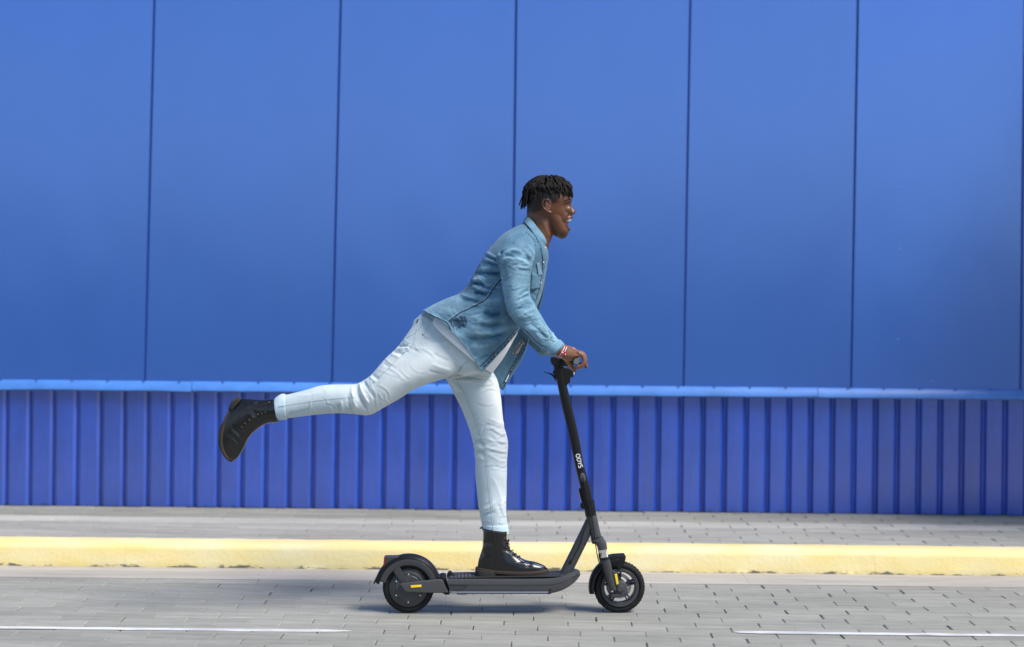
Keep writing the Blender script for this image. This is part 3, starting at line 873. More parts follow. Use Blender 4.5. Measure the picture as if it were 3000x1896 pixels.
# brake disc seen through the spokes, and brake drum plate on the near side
v, f = lathe_y(FC, [(.046, .020), (.062, .020), (.062, .023), (.046, .023)], 48)
add('brake_disc', mesh_from(v, f), M['alu'], FW, 'auto')
plate = [(.0001, -.047), (.013, -.047), (.015, -.045), (.0155, -.042), (.030, -.041), (.0325, -.039), (.0325, -.030), (.0001, -.030)]
v, f = lathe_y(FC, [(r * 1.12, y) for r, y in plate], 48, closed=False)
add('drum_plate', mesh_from(v, f), M['sc_side'], SC, 'auto')
prism('brake_arm', cG((880, 1215), (960, 1200), (1030, 1215), (1060, 1190), (1075, 1230), (1010, 1245), (900, 1250), (878, 1240)), -.052, -.044, M['sc_grey'], SC, bevel=.002)
for q in ((917, 1226), (990, 1172)):
    p = P(cG(q), -.052)
    v, f = lathe_y((p.x, -.054, p.z), [(.0001, -.002), (.0035, -.002), (.004, 0), (.004, .008), (.0001, .008)], 12, closed=False)
    add('bolt', mesh_from(v, f), M['sc_black'], SC)
tubeo('brake_rod', [P(cG((870, 1100)), -.05), P(cG((885, 1170)), -.05), P(cG((915, 1225)), -.052), P(cG((920, 1280)), -.05)], .0022, M['sc_black'], SC)
prism('fork_crown', cG((690, 560), (800, 540), (845, 570), (862, 600), (862, 640), (780, 650), (750, 600)), -.042, .042, M['sc_grey'], SC, bevel=.006, seg=3, ref=0)
for sg in (-1, 1):
    y = sg * .054
    dx = 0
    q = lambda *a: [cG(p) for p in a]
    def fst(rows): return [S(cG(a), cG(b), w, -.054) for a, b, w in rows]
    def put(name, rows, m, parent, n=2.0):
        st_ = fst(rows)
        for t in st_: t[5] = y; t[6] = n
        v, f = loft(st_, seg=24, sub=3)
        return add(name, mesh_from(v, f), m, parent, 'auto')
    LG = put('fork_leg', [((800, 800), (905, 775), .0125), ((805, 830), (912, 810), .0145), ((838, 950), (940, 930), .0145), ((885, 1110), (975, 1090), .0145), ((910, 1165), (985, 1150), .012)], M['sc_grey'], SC)
    put('stanchion', [((780, 640), (868, 640), .010), ((785, 700), (873, 690), .010), ((805, 790), (893, 770), .010)], M['chrome'], LG)
    put('fork_clamp', [((748, 590), (850, 572), .015), ((760, 620), (866, 600), .0165), ((778, 688), (878, 672), .0165)], M['sc_side'], LG, 2.6)
    put('dust_seal', [((800, 782), (905, 760), .0155), ((804, 806), (910, 786), .0165)], M['sc_black'], LG)
    prism('reflector', cG((962, 972), (990, 966), (1012, 1088), (985, 1092)), -.0665 if sg < 0 else .0625, -.0625 if sg < 0 else .0665, M['yellow'], LG, bevel=.001, ref=-.066)
    prism('reflector_mount', cG((935, 925), (1000, 962), (1022, 1098), (975, 1120)), -.0635 if sg < 0 else .045, -.045 if sg < 0 else .0635, M['sc_grey'], LG, bevel=.002, ref=-.063)
tubeo('air_valve', [P(cG((792, 735)), -.066), P(cG((792, 775)), -.066)], [.004, .003], M['sc_black'], SC)
FFN = fender('front_fender', FC, .128, .150, .038, 92, 192, M['sc_black'])
prism('fender_nose', cG((880, 800), (905, 770), (960, 758), (1090, 750), (1098, 765), (1085, 835), (1062, 880), (1025, 925), (1010, 930), (985, 875), (900, 885)), -.034, .034, M['sc_black'], FFN, bevel=.006, seg=3, ref=-.034)
prism('fender_bracket', cG((820, 835), (925, 835), (935, 930), (850, 930)), -.042, .042, M['sc_black'], FFN, bevel=.004, ref=-.04)

# cockpit: head block, light, levers, bar and grips
HB = prism('cockpit', cH((188, 215), (186, 185), (200, 155), (225, 138), (285, 145), (350, 170), (520, 200), (560, 235), (545, 265), (450, 283), (380, 290), (240, 292), (205, 262)), -.032, .032, M['sc_black'], SC, bevel=.012, seg=4, ref=-.03)
prism('headlight_housing', cH((330, 300), (385, 325), (490, 330), (515, 345), (550, 372), (548, 410), (545, 468), (498, 460), (492, 550), (445, 575), (442, 598), (400, 595), (360, 420)), -.024, .024, M['sc_black'], ST, bevel=.005, seg=3, ref=-.024)
prism('headlight', cH((540, 392), (556, 380), (563, 395), (556, 425), (540, 425)), -.017, .017, M['white'], ST, bevel=.003, ref=-.02)
pb = P(cH((450, 450)), -.024)
v, f = lathe_y((pb.x, -.0238, pb.z), [(.0001, -.0016), (.0035, -.0016), (.0042, -.001), (.0042, .004), (.0001, .004)], 16, closed=False)
add('bolt', mesh_from(v, f), M['tyre'], ST)
gp = P(cC((945, 1010)), -.29)
bar = tubeo('handlebar', [(gp.x - .045, -.02, gp.z + .010), (gp.x - .02, -.10, gp.z + .004), (gp.x, -.16, gp.z), (gp.x, -.27, gp.z)], .011, M['sc_black'], SC)
bar2 = tubeo('handlebar', [(gp.x - .045, .02, gp.z + .010), (gp.x - .02, .10, gp.z + .004), (gp.x, .16, gp.z), (gp.x, .27, gp.z)], .011, M['sc_black'], SC)
prism('bar_clamp', cH((330, 160), (420, 165), (560, 195), (610, 225), (560, 270), (400, 290), (330, 290)), -.03, .03, M['sc_black'], HB, bevel=.01, seg=3, ref=-.03)
for sg, bb in ((-1, bar), (1, bar2)):
    e = sg * .290
    v, f = lathe_y((gp.x, 0, gp.z), [(.0001, e), (.0145, e), (.0163, e - sg * .002), (.0172, e - sg * .006), (.0165, e - sg * .012), (.0158, e - sg * .08), (.0165, e - sg * .125), (.0158, e - sg * .13), (.0001, e - sg * .13)], 32, closed=False)
    gr = add('grip', mesh_from(v, f), M['sc_black'], bb, 'auto')
    v, f = lathe_y((gp.x, 0, gp.z), [(.0001, e + sg * .0016), (.0135, e + sg * .0016), (.0145, e + sg * .0006), (.0145, e - sg * .002), (.0001, e - sg * .002)], 32, closed=False)
    add('grip_cap', mesh_from(v, f), M['grip'], gr, 'auto')
    tubeo('brake_lever', [(gp.x - .01, sg * .13, gp.z - .012), (gp.x + .035, sg * .15, gp.z - .016), (gp.x + .05, sg * .20, gp.z - .022), (gp.x + .045, sg * .265, gp.z - .03)], [.006, .005, .0045, .004], M['sc_black'], bb)
# thin curved hook lever on the back of the stem
HK = tubeo('bag_hook', [P(cC((335, 1203)), 0), P(cC((400, 1222)), 0), P(cC((470, 1245)), 0), P(cC((515, 1280)), 0), P(cC((545, 1335)), 0), P(cC((553, 1365)), 0)], [.0018, .0022, .0042, .0046, .003, .0022], M['sc_black'], SC)
prism('bag_hook_base', cC((500, 1215), (530, 1160), (555, 1165), (590, 1330), (560, 1340), (525, 1250)), -.009, .009, M['sc_black'], HK, bevel=.002, ref=0)
# ------------------------------------------------------------------ the rider
PE = empty('person', SUBJ)
tag(PE, 'person in denim shirt and pale jeans riding the scooter with one leg kicked back', 'person')

def attr_mat(name, rough, stops, attr='col', spec=.4, bump=.0, bscale=500, sss=0.0, mott=.12, mscale=9.0, sheen=0.0, coat=0.0):
    """base colour from the vertex colour layer, mottled by noise"""
    m = bpy.data.materials.new(name); m.use_nodes = True
    nt = m.node_tree; b = nt.nodes['Principled BSDF']
    b.inputs['Roughness'].default_value = rough; b.inputs['Specular IOR Level'].default_value = spec
    b.inputs['Sheen Weight'].default_value = sheen; b.inputs['Sheen Roughness'].default_value = .5
    b.inputs['Coat Weight'].default_value = coat
    if sss: b.inputs['Subsurface Weight'].default_value = sss; b.inputs['Subsurface Radius'].default_value = (.01, .004, .002); b.inputs['Subsurface Scale'].default_value = .4
    at = nt.nodes.new('ShaderNodeAttribute'); at.attribute_name = attr
    tc = nt.nodes.new('ShaderNodeTexCoord')
    n = nt.nodes.new('ShaderNodeTexNoise'); n.inputs['Scale'].default_value = mscale; n.inputs['Detail'].default_value = 6; n.inputs['Roughness'].default_value = .65
    nt.links.new(tc.outputs['Object'], n.inputs['Vector'])
    n3 = nt.nodes.new('ShaderNodeTexNoise'); n3.inputs['Scale'].default_value = mscale * 22; n3.inputs['Detail'].default_value = 3
    nt.links.new(tc.outputs['Object'], n3.inputs['Vector'])
    ad = nt.nodes.new('ShaderNodeMath'); ad.operation = 'MULTIPLY_ADD'; ad.inputs[1].default_value = .5
    nt.links.new(n3.outputs[0], ad.inputs[0]); nt.links.new(n.outputs[0], ad.inputs[2])
    mr = nt.nodes.new('ShaderNodeMapRange'); mr.inputs[1].default_value = .5; mr.inputs[2].default_value = 1.0
    mr.inputs[3].default_value = 1 - mott; mr.inputs[4].default_value = 1 + mott
    nt.links.new(ad.outputs[0], mr.inputs[0])
    hs = nt.nodes.new('ShaderNodeHueSaturation')
    nt.links.new(at.outputs['Color'], hs.inputs['Color']); nt.links.new(mr.outputs[0], hs.inputs['Value'])
    nt.links.new(hs.outputs[0], b.inputs['Base Color'])
    if bump:
        n2 = nt.nodes.new('ShaderNodeTexNoise'); n2.inputs['Scale'].default_value = bscale; n2.inputs['Detail'].default_value = 3
        nt.links.new(tc.outputs['Object'], n2.inputs['Vector'])
        bp = nt.nodes.new('ShaderNodeBump'); bp.inputs['Strength'].default_value = bump; bp.inputs['Distance'].default_value = .002
        nt.links.new(n2.outputs[0], bp.inputs['Height']); nt.links.new(bp.outputs[0], b.inputs['Normal'])
    return m

M['skin'] = attr_mat('skin', .36, None, spec=.45, bump=.2, bscale=350, mott=.07, mscale=30)
M['denim'] = attr_mat('washed_denim', .85, None, spec=.2, bump=.30, bscale=380, mott=.42, mscale=10, sheen=.1)
M['jeans'] = attr_mat('bleached_denim', .85, None, spec=.2, bump=.22, bscale=380, mott=.12, mscale=11, sheen=.1)
M['tee'] = mat('white_cotton', (.88, .88, .89), rough=.9, bump=.2, bscale=300)
M['stitch'] = mat('dark_blue_stitch', (.02, .045, .09), rough=.9)
M['stitch_pale'] = mat('pale_stitch', (.33, .45, .52), rough=.9)
M['stitch_grey'] = mat('grey_blue_stitch', (.26, .36, .41), rough=.9)
M['snap'] = mat('pearl_snap', (.75, .72, .68), rough=.25, coat=.5)
M['copper'] = mat('copper_snap', (.55, .33, .22), rough=.35, metal=.8)
M['leather'] = mat('black_leather', (.0035, .0033, .0038), rough=.28, spec=.5, coat=.45, coat_rough=.2, var=.4, vscale=22, vcol=(.007, .006, .006), bump=.10, bscale=120)
M['welt'] = mat('brown_welt', (.045, .030, .018), rough=.75, var=.3, vscale=60)
M['sole'] = mat('dark_rubber_sole', (.030, .027, .025), rough=.8, var=.3, vscale=40, bump=.4, bscale=180)
M['brass'] = mat('aged_brass', (.18, .135, .08), rough=.4, metal=1.0)
M['zip'] = mat('brass_zip', (.03, .023, .014), rough=.5, metal=.6)
M['lace'] = mat('dark_brown_lace', (.035, .022, .016), rough=.8)
M['hair'] = mat('black_hair', (.0045, .0035, .003), rough=.6, spec=.25, var=.5, vscale=60, vcol=(.016, .010, .007), bump=.5, bscale=500)
M['tooth'] = mat('tooth_enamel', (.80, .74, .62), rough=.3)
M['mouth'] = mat('mouth_inside', (.12, .02, .018), rough=.5)
M['eye'] = mat('eye_white', (.60, .56, .52), rough=.2)
M['iris'] = mat('dark_iris', (.012, .008, .006), rough=.15)
M['br_red'] = mat('red_cord', (.50, .012, .03), rough=.7)
M['br_white'] = mat('white_cord', (.8, .78, .76), rough=.7)
M['br_black'] = mat('black_cord', (.012, .014, .012), rough=.7)
M['ring'] = mat('dark_ring', (.03, .03, .04), rough=.3, metal=1)

# ---- helpers for cloth
def get_co(me):
    a = np.empty(len(me.vertices) * 3); me.vertices.foreach_get('co', a); return a.reshape(-1, 3)
def get_no(me):
    a = np.empty(len(me.vertices) * 3); me.vertices.foreach_get('normal', a); return a.reshape(-1, 3)
def set_co(me, co):
    me.vertices.foreach_set('co', np.ascontiguousarray(co, dtype=np.float32).ravel()); me.update()
def set_col(me, rgb):
    la = me.attributes.get('col') or me.attributes.new('col', 'FLOAT_COLOR', 'POINT')
    la.data.foreach_set('color', np.concatenate([rgb, np.ones((len(rgb), 1))], 1).astype(np.float32).ravel())

def pline(px, pts):
    """distance and parameter along a polyline for every projected vertex"""
    p = np.array(smooth_path(pts, 4)); d = np.full(len(px), 1e9); t = np.zeros(len(px)); L = len(p) - 1
    for i in range(L):
        a, b = p[i], p[i + 1]; ab = b - a
        u = np.clip(((px - a) @ ab) / max(ab @ ab, 1e-9), 0, 1)
        q = np.hypot(*(px - (a + u[:, None] * ab)).T)
        m = q < d; d[m] = q[m]; t[m] = (i + u[m]) / L
    return d, t

def wrinkle(me, creases, near=True, namp=0.0, nscale=(8, 8, 8), seed=0.0, ridged=True):
    """push the surface along its normals: hand-placed folds, then soft random folds"""
    co, no = get_co(me), get_no(me); px = proj(co)
    view = np.array(LC) - co; view /= np.linalg.norm(view, axis=1)[:, None]
    facing = np.clip(((no * view).sum(1) + .15) / .5, 0, 1) if near else np.ones(len(co))
    h = np.zeros(len(co))
    for pts, amp, w in creases:
        pa = np.array(pts); bb = 3.2 * w
        sel = np.nonzero((px[:, 0] > pa[:, 0].min() - bb) & (px[:, 0] < pa[:, 0].max() + bb) & (px[:, 1] > pa[:, 1].min() - bb) & (px[:, 1] < pa[:, 1].max() + bb))[0]
        if len(sel) == 0: continue
        d, t = pline(px[sel], pts)
        h[sel] += amp * (.45 * np.exp(-(d / w) ** 2) + .65 * np.exp(-(d / (w * .75)) ** 1.15)) * np.clip(np.sin(np.pi * np.clip(t, 0, 1)) * 1.6, .0, 1) * facing[sel]
    n = np.zeros(len(co))
    if namp:
        sc = np.array(nscale)
        for i, c in enumerate(co * sc):
            q = noise.noise(Vector((c[0] + seed, c[1], c[2])))
            q2 = noise.noise(Vector((c[0] * 2.3 - seed, c[1] * 2.3 + 5, c[2] * 2.3)))
            n[i] = .5 - 1.35 * abs(q) - .6 * abs(q2)
        n *= namp
    set_co(me, co + no * (h + n)[:, None])
    return h + n * .6

def scatter(poly, ang, spread, count, length, amp, w, seed, bend=.25):
    """random short creases (a ridge with a groove beside it) inside a pixel polygon"""
    r = random.Random(seed); P_ = np.array(poly); out = []
    lo, hi = P_.min(0), P_.max(0); tries = 0
    while len(out) < 2 * count and tries < 4000:
        tries += 1
        c = np.array([r.uniform(lo[0], hi[0]), r.uniform(lo[1], hi[1])])
        if not inside(c[None], poly)[0]: continue
        a = math.radians(ang + r.gauss(0, spread)); L = r.uniform(*length); d = np.array([math.cos(a), math.sin(a)]); n = np.array([-d[1], d[0]])
        b = r.uniform(-bend, bend) * L; L *= 1.25; A = .55 * r.uniform(*amp); ww = r.uniform(*w)
        pts = [c - d * L / 2, c + n * b - d * L * .15, c + n * b + d * L * .2, c + d * L / 2]
        out.append(([tuple(q) for q in pts], A, ww))
        out.append(([tuple(q + n * ww * 1.7) for q in pts], -A * .9, ww))
    return out

def bvh(o):
    me = o.data
    return BVHTree.FromPolygons([v.co.copy() for v in me.vertices], [tuple(p.vertices) for p in me.polygons])

def cast(tree, p):
    h = tree.ray_cast(LC, lray(p))
    return (h[0], h[1] if h[1].dot(LC - h[0]) > 0 else -h[1]) if h[0] is not None else None

def ribbon(mb, tree, pts, width, th=.0012, dash=None, lift=0.0, sub=6, step=2.2):
    path = smooth_path(pts, sub); fine = []
    for a, b in zip(path[:-1], path[1:]):
        n = max(1, int(np.hypot(*(b - a)) / step))
        fine += [a + (b - a) * k / n for k in range(n)]
    fine.append(path[-1])
    hits = [cast(tree, p) for p in fine]
    runs, cur = [], []
    for i, h in enumerate(hits):
        if h is None or (cur and (h[0] - cur[-1][0]).length > .04):
            if len(cur) > 1: runs.append(cur)
            cur = [] if h is None else [h]
        else: cur.append(h)
    if len(cur) > 1: runs.append(cur)
    if dash:
        nr = []
        for r in runs:
            i = 0
            while i < len(r) - 1:
                nr.append(r[i:i + dash[0] + 1]); i += dash[0] + dash[1]
        runs = [r for r in nr if len(r) > 1]
    for r in runs:
        v, f = [], []; n = len(r)
        for i, (p, nn) in enumerate(r):
            t = (r[min(i + 1, n - 1)][0] - r[max(i - 1, 0)][0])
            if t.length < 1e-7: t = Vector((1, 0, 0))
            s = nn.cross(t.normalized()).normalized() * width / 2
            v += [p + s - nn * .002, p + s * .8 + nn * (th + lift), p - s * .8 + nn * (th + lift), p - s - nn * .002]
        for i in range(n - 1):
            b0, b1 = i * 4, i * 4 + 4
            f += [(b0, b1, b1 + 1, b0 + 1), (b0 + 1, b1 + 1, b1 + 2, b0 + 2), (b0 + 2, b1 + 2, b1 + 3, b0 + 3), (b0 + 3, b1 + 3, b1, b0)]
        f += [(0, 1, 2, 3), (n * 4 - 1, n * 4 - 2, n * 4 - 3, n * 4 - 4)]
        mb.addm(v, f)

def seam(name, parent, tree, paths, width, m, **k):
    o = None
    for p in paths:
        mb = MB(); ribbon(mb, tree, p, width, **k)
        if mb.v:
            o = mb.build(name, m, parent, smooth=False)
            if k.get('dash'): o['kind'] = 'stuff'
    return o

def stud(name, parent, tree, p, r, m, h=.003, hole=0.0):
    q = cast(tree, p)
    if not q: return
    c, n = q; a = n.orthogonal().normalized(); b = n.cross(a)
    prof = [(r, -.002), (r, h * .5), (r * .75, h), (max(hole, .0001), h)] + ([(hole * .9, -.001)] if hole else [])
    v, f = [], []; sg = 14
    for i in range(sg):
        t = 2 * math.pi * i / sg
        for rr, hh in prof: v.append(c + (a * math.cos(t) + b * math.sin(t)) * rr + n * hh)
    k = len(prof)
    for i in range(sg):
        j = (i + 1) % sg
        for q_ in range(k - 1): f.append((i * k + q_, i * k + q_ + 1, j * k + q_ + 1, j * k + q_))
    return add(name, mesh_from(v, f), m, parent, True)

def union(parts, voxel, iters=4, factor=.5):
    mb = MB()
    for v, f in parts:
        me = mesh_from(v, f)
        mb.addm([x.co for x in me.vertices], [tuple(p.vertices) for p in me.polygons]); bpy.data.meshes.remove(me)
    me = mesh_from(mb.v, mb.f, recalc=False)
    o = bpy.data.objects.new('tmp', me); COL.objects.link(o)
    r = o.modifiers.new('r', 'REMESH'); r.mode = 'VOXEL'; r.voxel_size = voxel
    s_ = o.modifiers.new('s', 'SMOOTH'); s_.factor = factor; s_.iterations = iters
    dg = bpy.context.evaluated_depsgraph_get()
    out = bpy.data.meshes.new_from_object(o.evaluated_get(dg))
    bpy.data.objects.remove(o); bpy.data.meshes.remove(me)
    return out

def inside(px, poly):
    x, y = px[:, 0], px[:, 1]; r = np.zeros(len(px), bool); n = len(poly)
    for i in range(n):
        (x1, y1), (x2, y2) = poly[i], poly[(i + 1) % n]
        c = ((y1 > y) != (y2 > y)) & (x < (x2 - x1) * (y - y1) / (y2 - y1 + 1e-12) + x1)
        r ^= c
    return r

def soft_in(px, poly, w):                                   # 1 inside, fading to 0 over w pixels outside
    d, _ = pline_raw(px, list(poly) + [poly[0]])
    return np.where(inside(px, poly), 1.0, np.clip(1 - d / w, 0, 1))

def pline_raw(px, p):
    p = np.array(p, float); d = np.full(len(px), 1e9)
    for a, b in zip(p[:-1], p[1:]):
        ab = b - a; u = np.clip(((px - a) @ ab) / max(ab @ ab, 1e-9), 0, 1)
        d = np.minimum(d, np.hypot(*(px - (a + u[:, None] * ab)).T))
    return d, None

# ================================================================ outlines shared by body and clothes
ARM_Y = -.218
SLEEVE = [(cB((760, 330)), cB((930, 235)), .040, -.150), (cB((712, 375)), cB((985, 285)), .058, -.180), (cB((690, 440)), cB((1000, 360)), .066, -.200),
          (cB((716, 510)), cB((985, 450)), .068, -.212), (cB((733, 610)), cB((966, 545)), .064, -.220), (cB((745, 700)), cB((960, 640)), .060, -.226),
          (cB((760, 800)), cB((962, 725)), .058, -.230), (cB((800, 890)), cB((1000, 795)), .057, -.232), (cB((872, 968)), cB((1052, 888)), .054, -.234),
          (cB((945, 1052)), cB((1098, 962)), .050, -.235), (cB((1018, 1125)), cB((1150, 1035)), .046, -.236), (cB((1075, 1172)), cB((1192, 1078)), .042, -.236), (cB((1122, 1203)), cB((1226, 1112)), .040, -.236)]
NEAR_LEG = [(cD((1555, -205)), cD((1960, 30)), .085, -.055), (cD((1465, -75)), cD((1900, 130)), .096, -.072), (cD((1378, 45)), cD((1830, 235)), .102, -.085), (cD((1280, 140)), cD((1700, 287)), .098, -.092), (cD((1195, 240)), cD((1530, 345)), .092, -.097),
            (cD((1130, 290)), cD((1395, 428)), .083, -.100), (cD((1072, 318)), cD((1270, 500)), .075, -.100), (cD((1000, 320)), cD((1170, 548)), .068, -.100), (cD((910, 322)), cD((1050, 540)), .066, -.100),
            (cD((810, 330)), cD((900, 535)), .063, -.098), (cD((705, 358)), cD((755, 549)), .057, -.096), (cD((605, 386)), cD((640, 563)), .051, -.095), (cD((525, 402)), cD((535, 576)), .048, -.094)]
FAR_LEG = [(cD((1600, 60)), cD((2020, 130)), .095, .075), (cD((1690, 200)), cD((2095, 235)), .098, .078), (cD((1752, 300)), cD((2128, 300)), .093, .074), (cD((1800, 390)), cD((2148, 400)), .088, .070),
           (cD((1855, 500)), cD((2160, 520)), .080, .062), (cD((1910, 640)), cD((2175, 630)), .072, .052), (cD((1942, 760)), cD((2203, 745)), .068, .042), (cD((1957, 880)), cD((2196, 880)), .066, .034),
           (cD((1960, 1000)), cD((2194, 1000)), .064, .026), (cD((1974, 1150)), cD((2191, 1150)), .058, .018), (cD((1990, 1270)), cD((2191, 1270)), .052, .012), (cD((2010, 1365)), cD((2198, 1365)), .048, .010)]
PELVIS = [(cB((135, 838)), cB((560, 1160)), .146, 0), (cB((75, 885)), cB((600, 1235)), .156, 0), (cB((22, 960)), cB((635, 1305)), .160, 0), (cB((60, 1120)), cB((650, 1360)), .150, 0), (cB((200, 1290)), cB((600, 1390)), .10, 0)]

# ================================================================ body: head, neck, hands and the limbs inside the clothes
def st(lst, n=2.0): return [S(a, b, w, y, n) for a, b, w, y in lst]
def capsule(pts, r): return tube(pts, r, seg=14, sub=4)
parts = []
HEAD = [S(cA((560, 262)), cA((830, 268)), .030, 0, 2.0), S(cA((470, 300)), cA((930, 310)), .053, 0, 2.1), S(cA((395, 370)), cA((1005, 375)), .068, 0, 2.2, egg=.05), S(cA((352, 450)), cA((1035, 450)), .075, 0, 2.25, egg=.08),
        S(cA((335, 530)), cA((1045, 530)), .077, 0, 2.3, egg=.10), S(cA((335, 585)), cA((1048, 590)), .076, 0, 2.35, egg=.10), S(cA((342, 640)), cA((1030, 640)), .073, 0, 2.35, egg=.10), S(cA((350, 700)), cA((1022, 700)), .070, 0, 2.3, egg=.10),
        S(cA((362, 760)), cA((1030, 760)), .067, 0, 2.25, egg=.10), S(cA((390, 820)), cA((1048, 825)), .061, 0, 2.15, egg=.10), S(cA((430, 870)), cA((1050, 862)), .052, 0, 2.1, egg=.10)]
parts.append(loft(HEAD, 48, 5))
parts.append(loft([S(cA((345, 690)), cA((800, 800)), .056, 0), S(cA((345, 800)), cA((770, 960)), .057, 0), S(cA((360, 900)), cA((770, 1080)), .058, 0), S(cA((400, 1020)), cA((745, 1180)), .060, 0), S(cA((430, 1180)), cA((700, 1290)), .064, 0), S(cA((380, 1350)), cA((680, 1450)), .075, 0)], 40, 5))
parts.append(loft([S(cA((800, 600)), cA((610, 800)), .062, 0, 2.2), S(cA((880, 740)), cA((650, 930)), .061, 0, 2.2), S(cA((940, 840)), cA((705, 1050)), .056, 0, 2.15), S(cA((966, 935)), cA((775, 1140)), .049, 0, 2.1),
                   S(cA((985, 985)), cA((840, 1172)), .041, 0, 2.05), S(cA((1010, 1030)), cA((895, 1195)), .033, 0, 2.0), S(cA((1012, 1075)), cA((945, 1190)), .025, 0, 2.0), S(cA((1000, 1110)), cA((975, 1165)), .014, 0, 2.0)], 40, 5))
# nose, brow, cheeks, lips, ears
parts.append(loft([S(cA((1046, 610)), cA((1000, 625)), .009, 0), S(cA((1062, 665)), cA((1000, 680)), .010, 0), S(cA((1088, 712)), cA((1000, 735)), .0125, 0), S(cA((1118, 752)), cA((1010, 775)), .0165, 0), S(cA((1122, 782)), cA((1020, 800)), .0175, 0), S(cA((1098, 804)), cA((1025, 812)), .014, 0)], 24, 5))
for sg in (-1, 1):
    def Q(p, y):
        w = P(cA(p), -abs(y)); return Vector((w.x, sg * abs(y), w.z))
    parts.append(ellipsoid(Q((1068, 782), .016), (.010, .006, .0085)))
    parts.append(capsule([Q((1044, 590), .006), Q((1032, 580), .022), Q((988, 592), .040), Q((930, 620), .052)], [.007, .0080, .0070, .005]))
    parts.append(ellipsoid(Q((965, 735), .031), (.030, .015, .022)))
    parts.append(ellipsoid(Q((915, 845), .036), (.024, .014, .036), rot=.5))
    parts.append(capsule([Q((955, 624), .040), Q((995, 634), .0335), Q((1024, 634), .025)], [.004, .0056, .004]))     # upper lid
    parts.append(capsule([Q((955, 668), .041), Q((1000, 674), .033), Q((1024, 664), .025)], [.005, .0062, .004]))     # lower lid
    # lips meet at the corner of the open mouth
    parts.append(capsule([Q((966, 905), .031), Q((1012, 862), .025), Q((1052, 846), .014), Q((1066, 848), .0)], [.0045, .0055, .0062, .0062]))
    parts.append(capsule([Q((966, 918), .031), Q((978, 980), .028), Q((1008, 1030), .018), Q((1024, 1046), .0)], [.0045, .0055, .0062, .0066]))
    parts.append(capsule([Q((722, 778), .074), Q((660, 752), .079), Q((610, 700), .084), Q((592, 640), .087), Q((606, 590), .087), Q((645, 566), .085), Q((690, 584), .080), Q((712, 632), .075)], [.0065, .0055, .0045, .0045, .0046, .0048, .0045, .0040]))
    parts.append(ellipsoid(Q((668, 670), .074), (.016, .006, .028), rot=-.15))
    parts.append(capsule([Q((650, 610), .081), Q((648, 680), .082), Q((690, 735), .078)], [.003, .0035, .004]))
# near (right) hand on the grip; far hand mirrors it
def hand(sg):
    def H(p, y):
        w = P(cC(p), -abs(y)); return Vector((w.x, sg * abs(y), w.z))
    out = []
    stn = [S(cC((520, 690)), cC((430, 830)), .027, -.236), S(cC((640, 735)), cC((560, 900)), .026, -.236), S(cC((750, 745)), cC((665, 955)), .029, -.236), S(cC((850, 765)), cC((735, 1000)), .036, -.236),
           S(cC((950, 785)), cC((835, 1000)), .042, -.237), S(cC((1030, 815)), cC((930, 960)), .043, -.238), S(cC((1055, 850)), cC((990, 930)), .038, -.238)]
    for t in stn: t[5] *= -sg
    out.append(loft(stn, 28, 5))
    R_ = [.0100, .0098, .0092, .0080, .0068]
    fing = [(.2725, [(985, 850), (1060, 905), (1078, 1000), (1020, 1088), (925, 1112)], .86), (.2505, [(1000, 842), (1078, 890), (1098, 1000), (1040, 1100), (935, 1125)], .96),
            (.2285, [(1005, 838), (1085, 890), (1108, 1005), (1050, 1105), (940, 1135)], 1.0), (.2065, [(1000, 845), (1075, 905), (1100, 985), (1122, 1060), (1138, 1118)], .92)]
    for y, pts, k in fing:
        out.append(capsule([H(p, y) for p in pts], [r * k for r in R_]))
        out.append(ellipsoid(H((pts[1][0] - 22, pts[1][1] - 22), y), (.0105 * k, .0095, .0105 * k)))     # knuckle
    out.append(capsule([H((740, 930), .218), H((790, 1000), .200), H((840, 1085), .190), H((885, 1140), .188), H((920, 1190), .188)], [.014, .0135, .011, .010, .0085]))
    return out
parts += hand(-1)
parts += hand(1)
# hidden torso and limbs
tor = [S(cB((700, 300)), cB((1040, 450)), .12, 0), S(cB((600, 430)), cB((1010, 580)), .15, 0), S(cB((520, 600)), cB((960, 760)), .14, 0), S(cB((400, 760)), cB((820, 960)), .13, 0), S(cB((260, 860)), cB((700, 1120)), .135, 0), S(cB((120, 980)), cB((580, 1250)), .135, 0), S(cB((180, 1200)), cB((560, 1330)), .09, 0)]
parts.append(loft([S(cB((870, 200)), cB((1050, 340)), .06, 0)] + tor, 32, 3))
def limb(rows, k, mirror=False, off=(0, 0)):
    out = []
    for a, b, w, y in rows:
        q = S(a, b, w, y); c = np.array([(q[0] + q[2]) / 2, (q[1] + q[3]) / 2]); h = np.array([q[0] - q[2], q[1] - q[3]]) / 2 * k
        q[0:2] = c + h + off; q[2:4] = c - h + off; q[4] = w * k
        if mirror: q[5] = -y
        out.append(q)
    return out
FAR_OFF = (-.004, -.022)
parts.append(loft(limb(SLEEVE, .66), 20, 3)); parts.append(loft(limb(SLEEVE, .66, True, (0, 0)), 20, 3))
parts.append(loft(limb(NEAR_LEG, .74), 20, 3)); parts.append(loft(limb(FAR_LEG, .74), 20, 3))
parts.append(capsule([P(cD((560, 490)), -.094), P(cJ((900, 500)), -.094), P(cJ((520, 480)), -.094), P(cJ((330, 850)), -.094), P(cJ((330, 1180)), -.094)], [.03, .028, .028, .026, .02]))
parts.append(capsule([P(cD((2100, 1330)), .010), P(cE((760, 700)), .0), P(cE((740, 940)), .0), P(cE((1050, 980)), .0), P(cE((1280, 1005)), .0)], [.03, .028, .026, .024, .018]))
BODY_ME = union(parts, .0028, 5, .5)
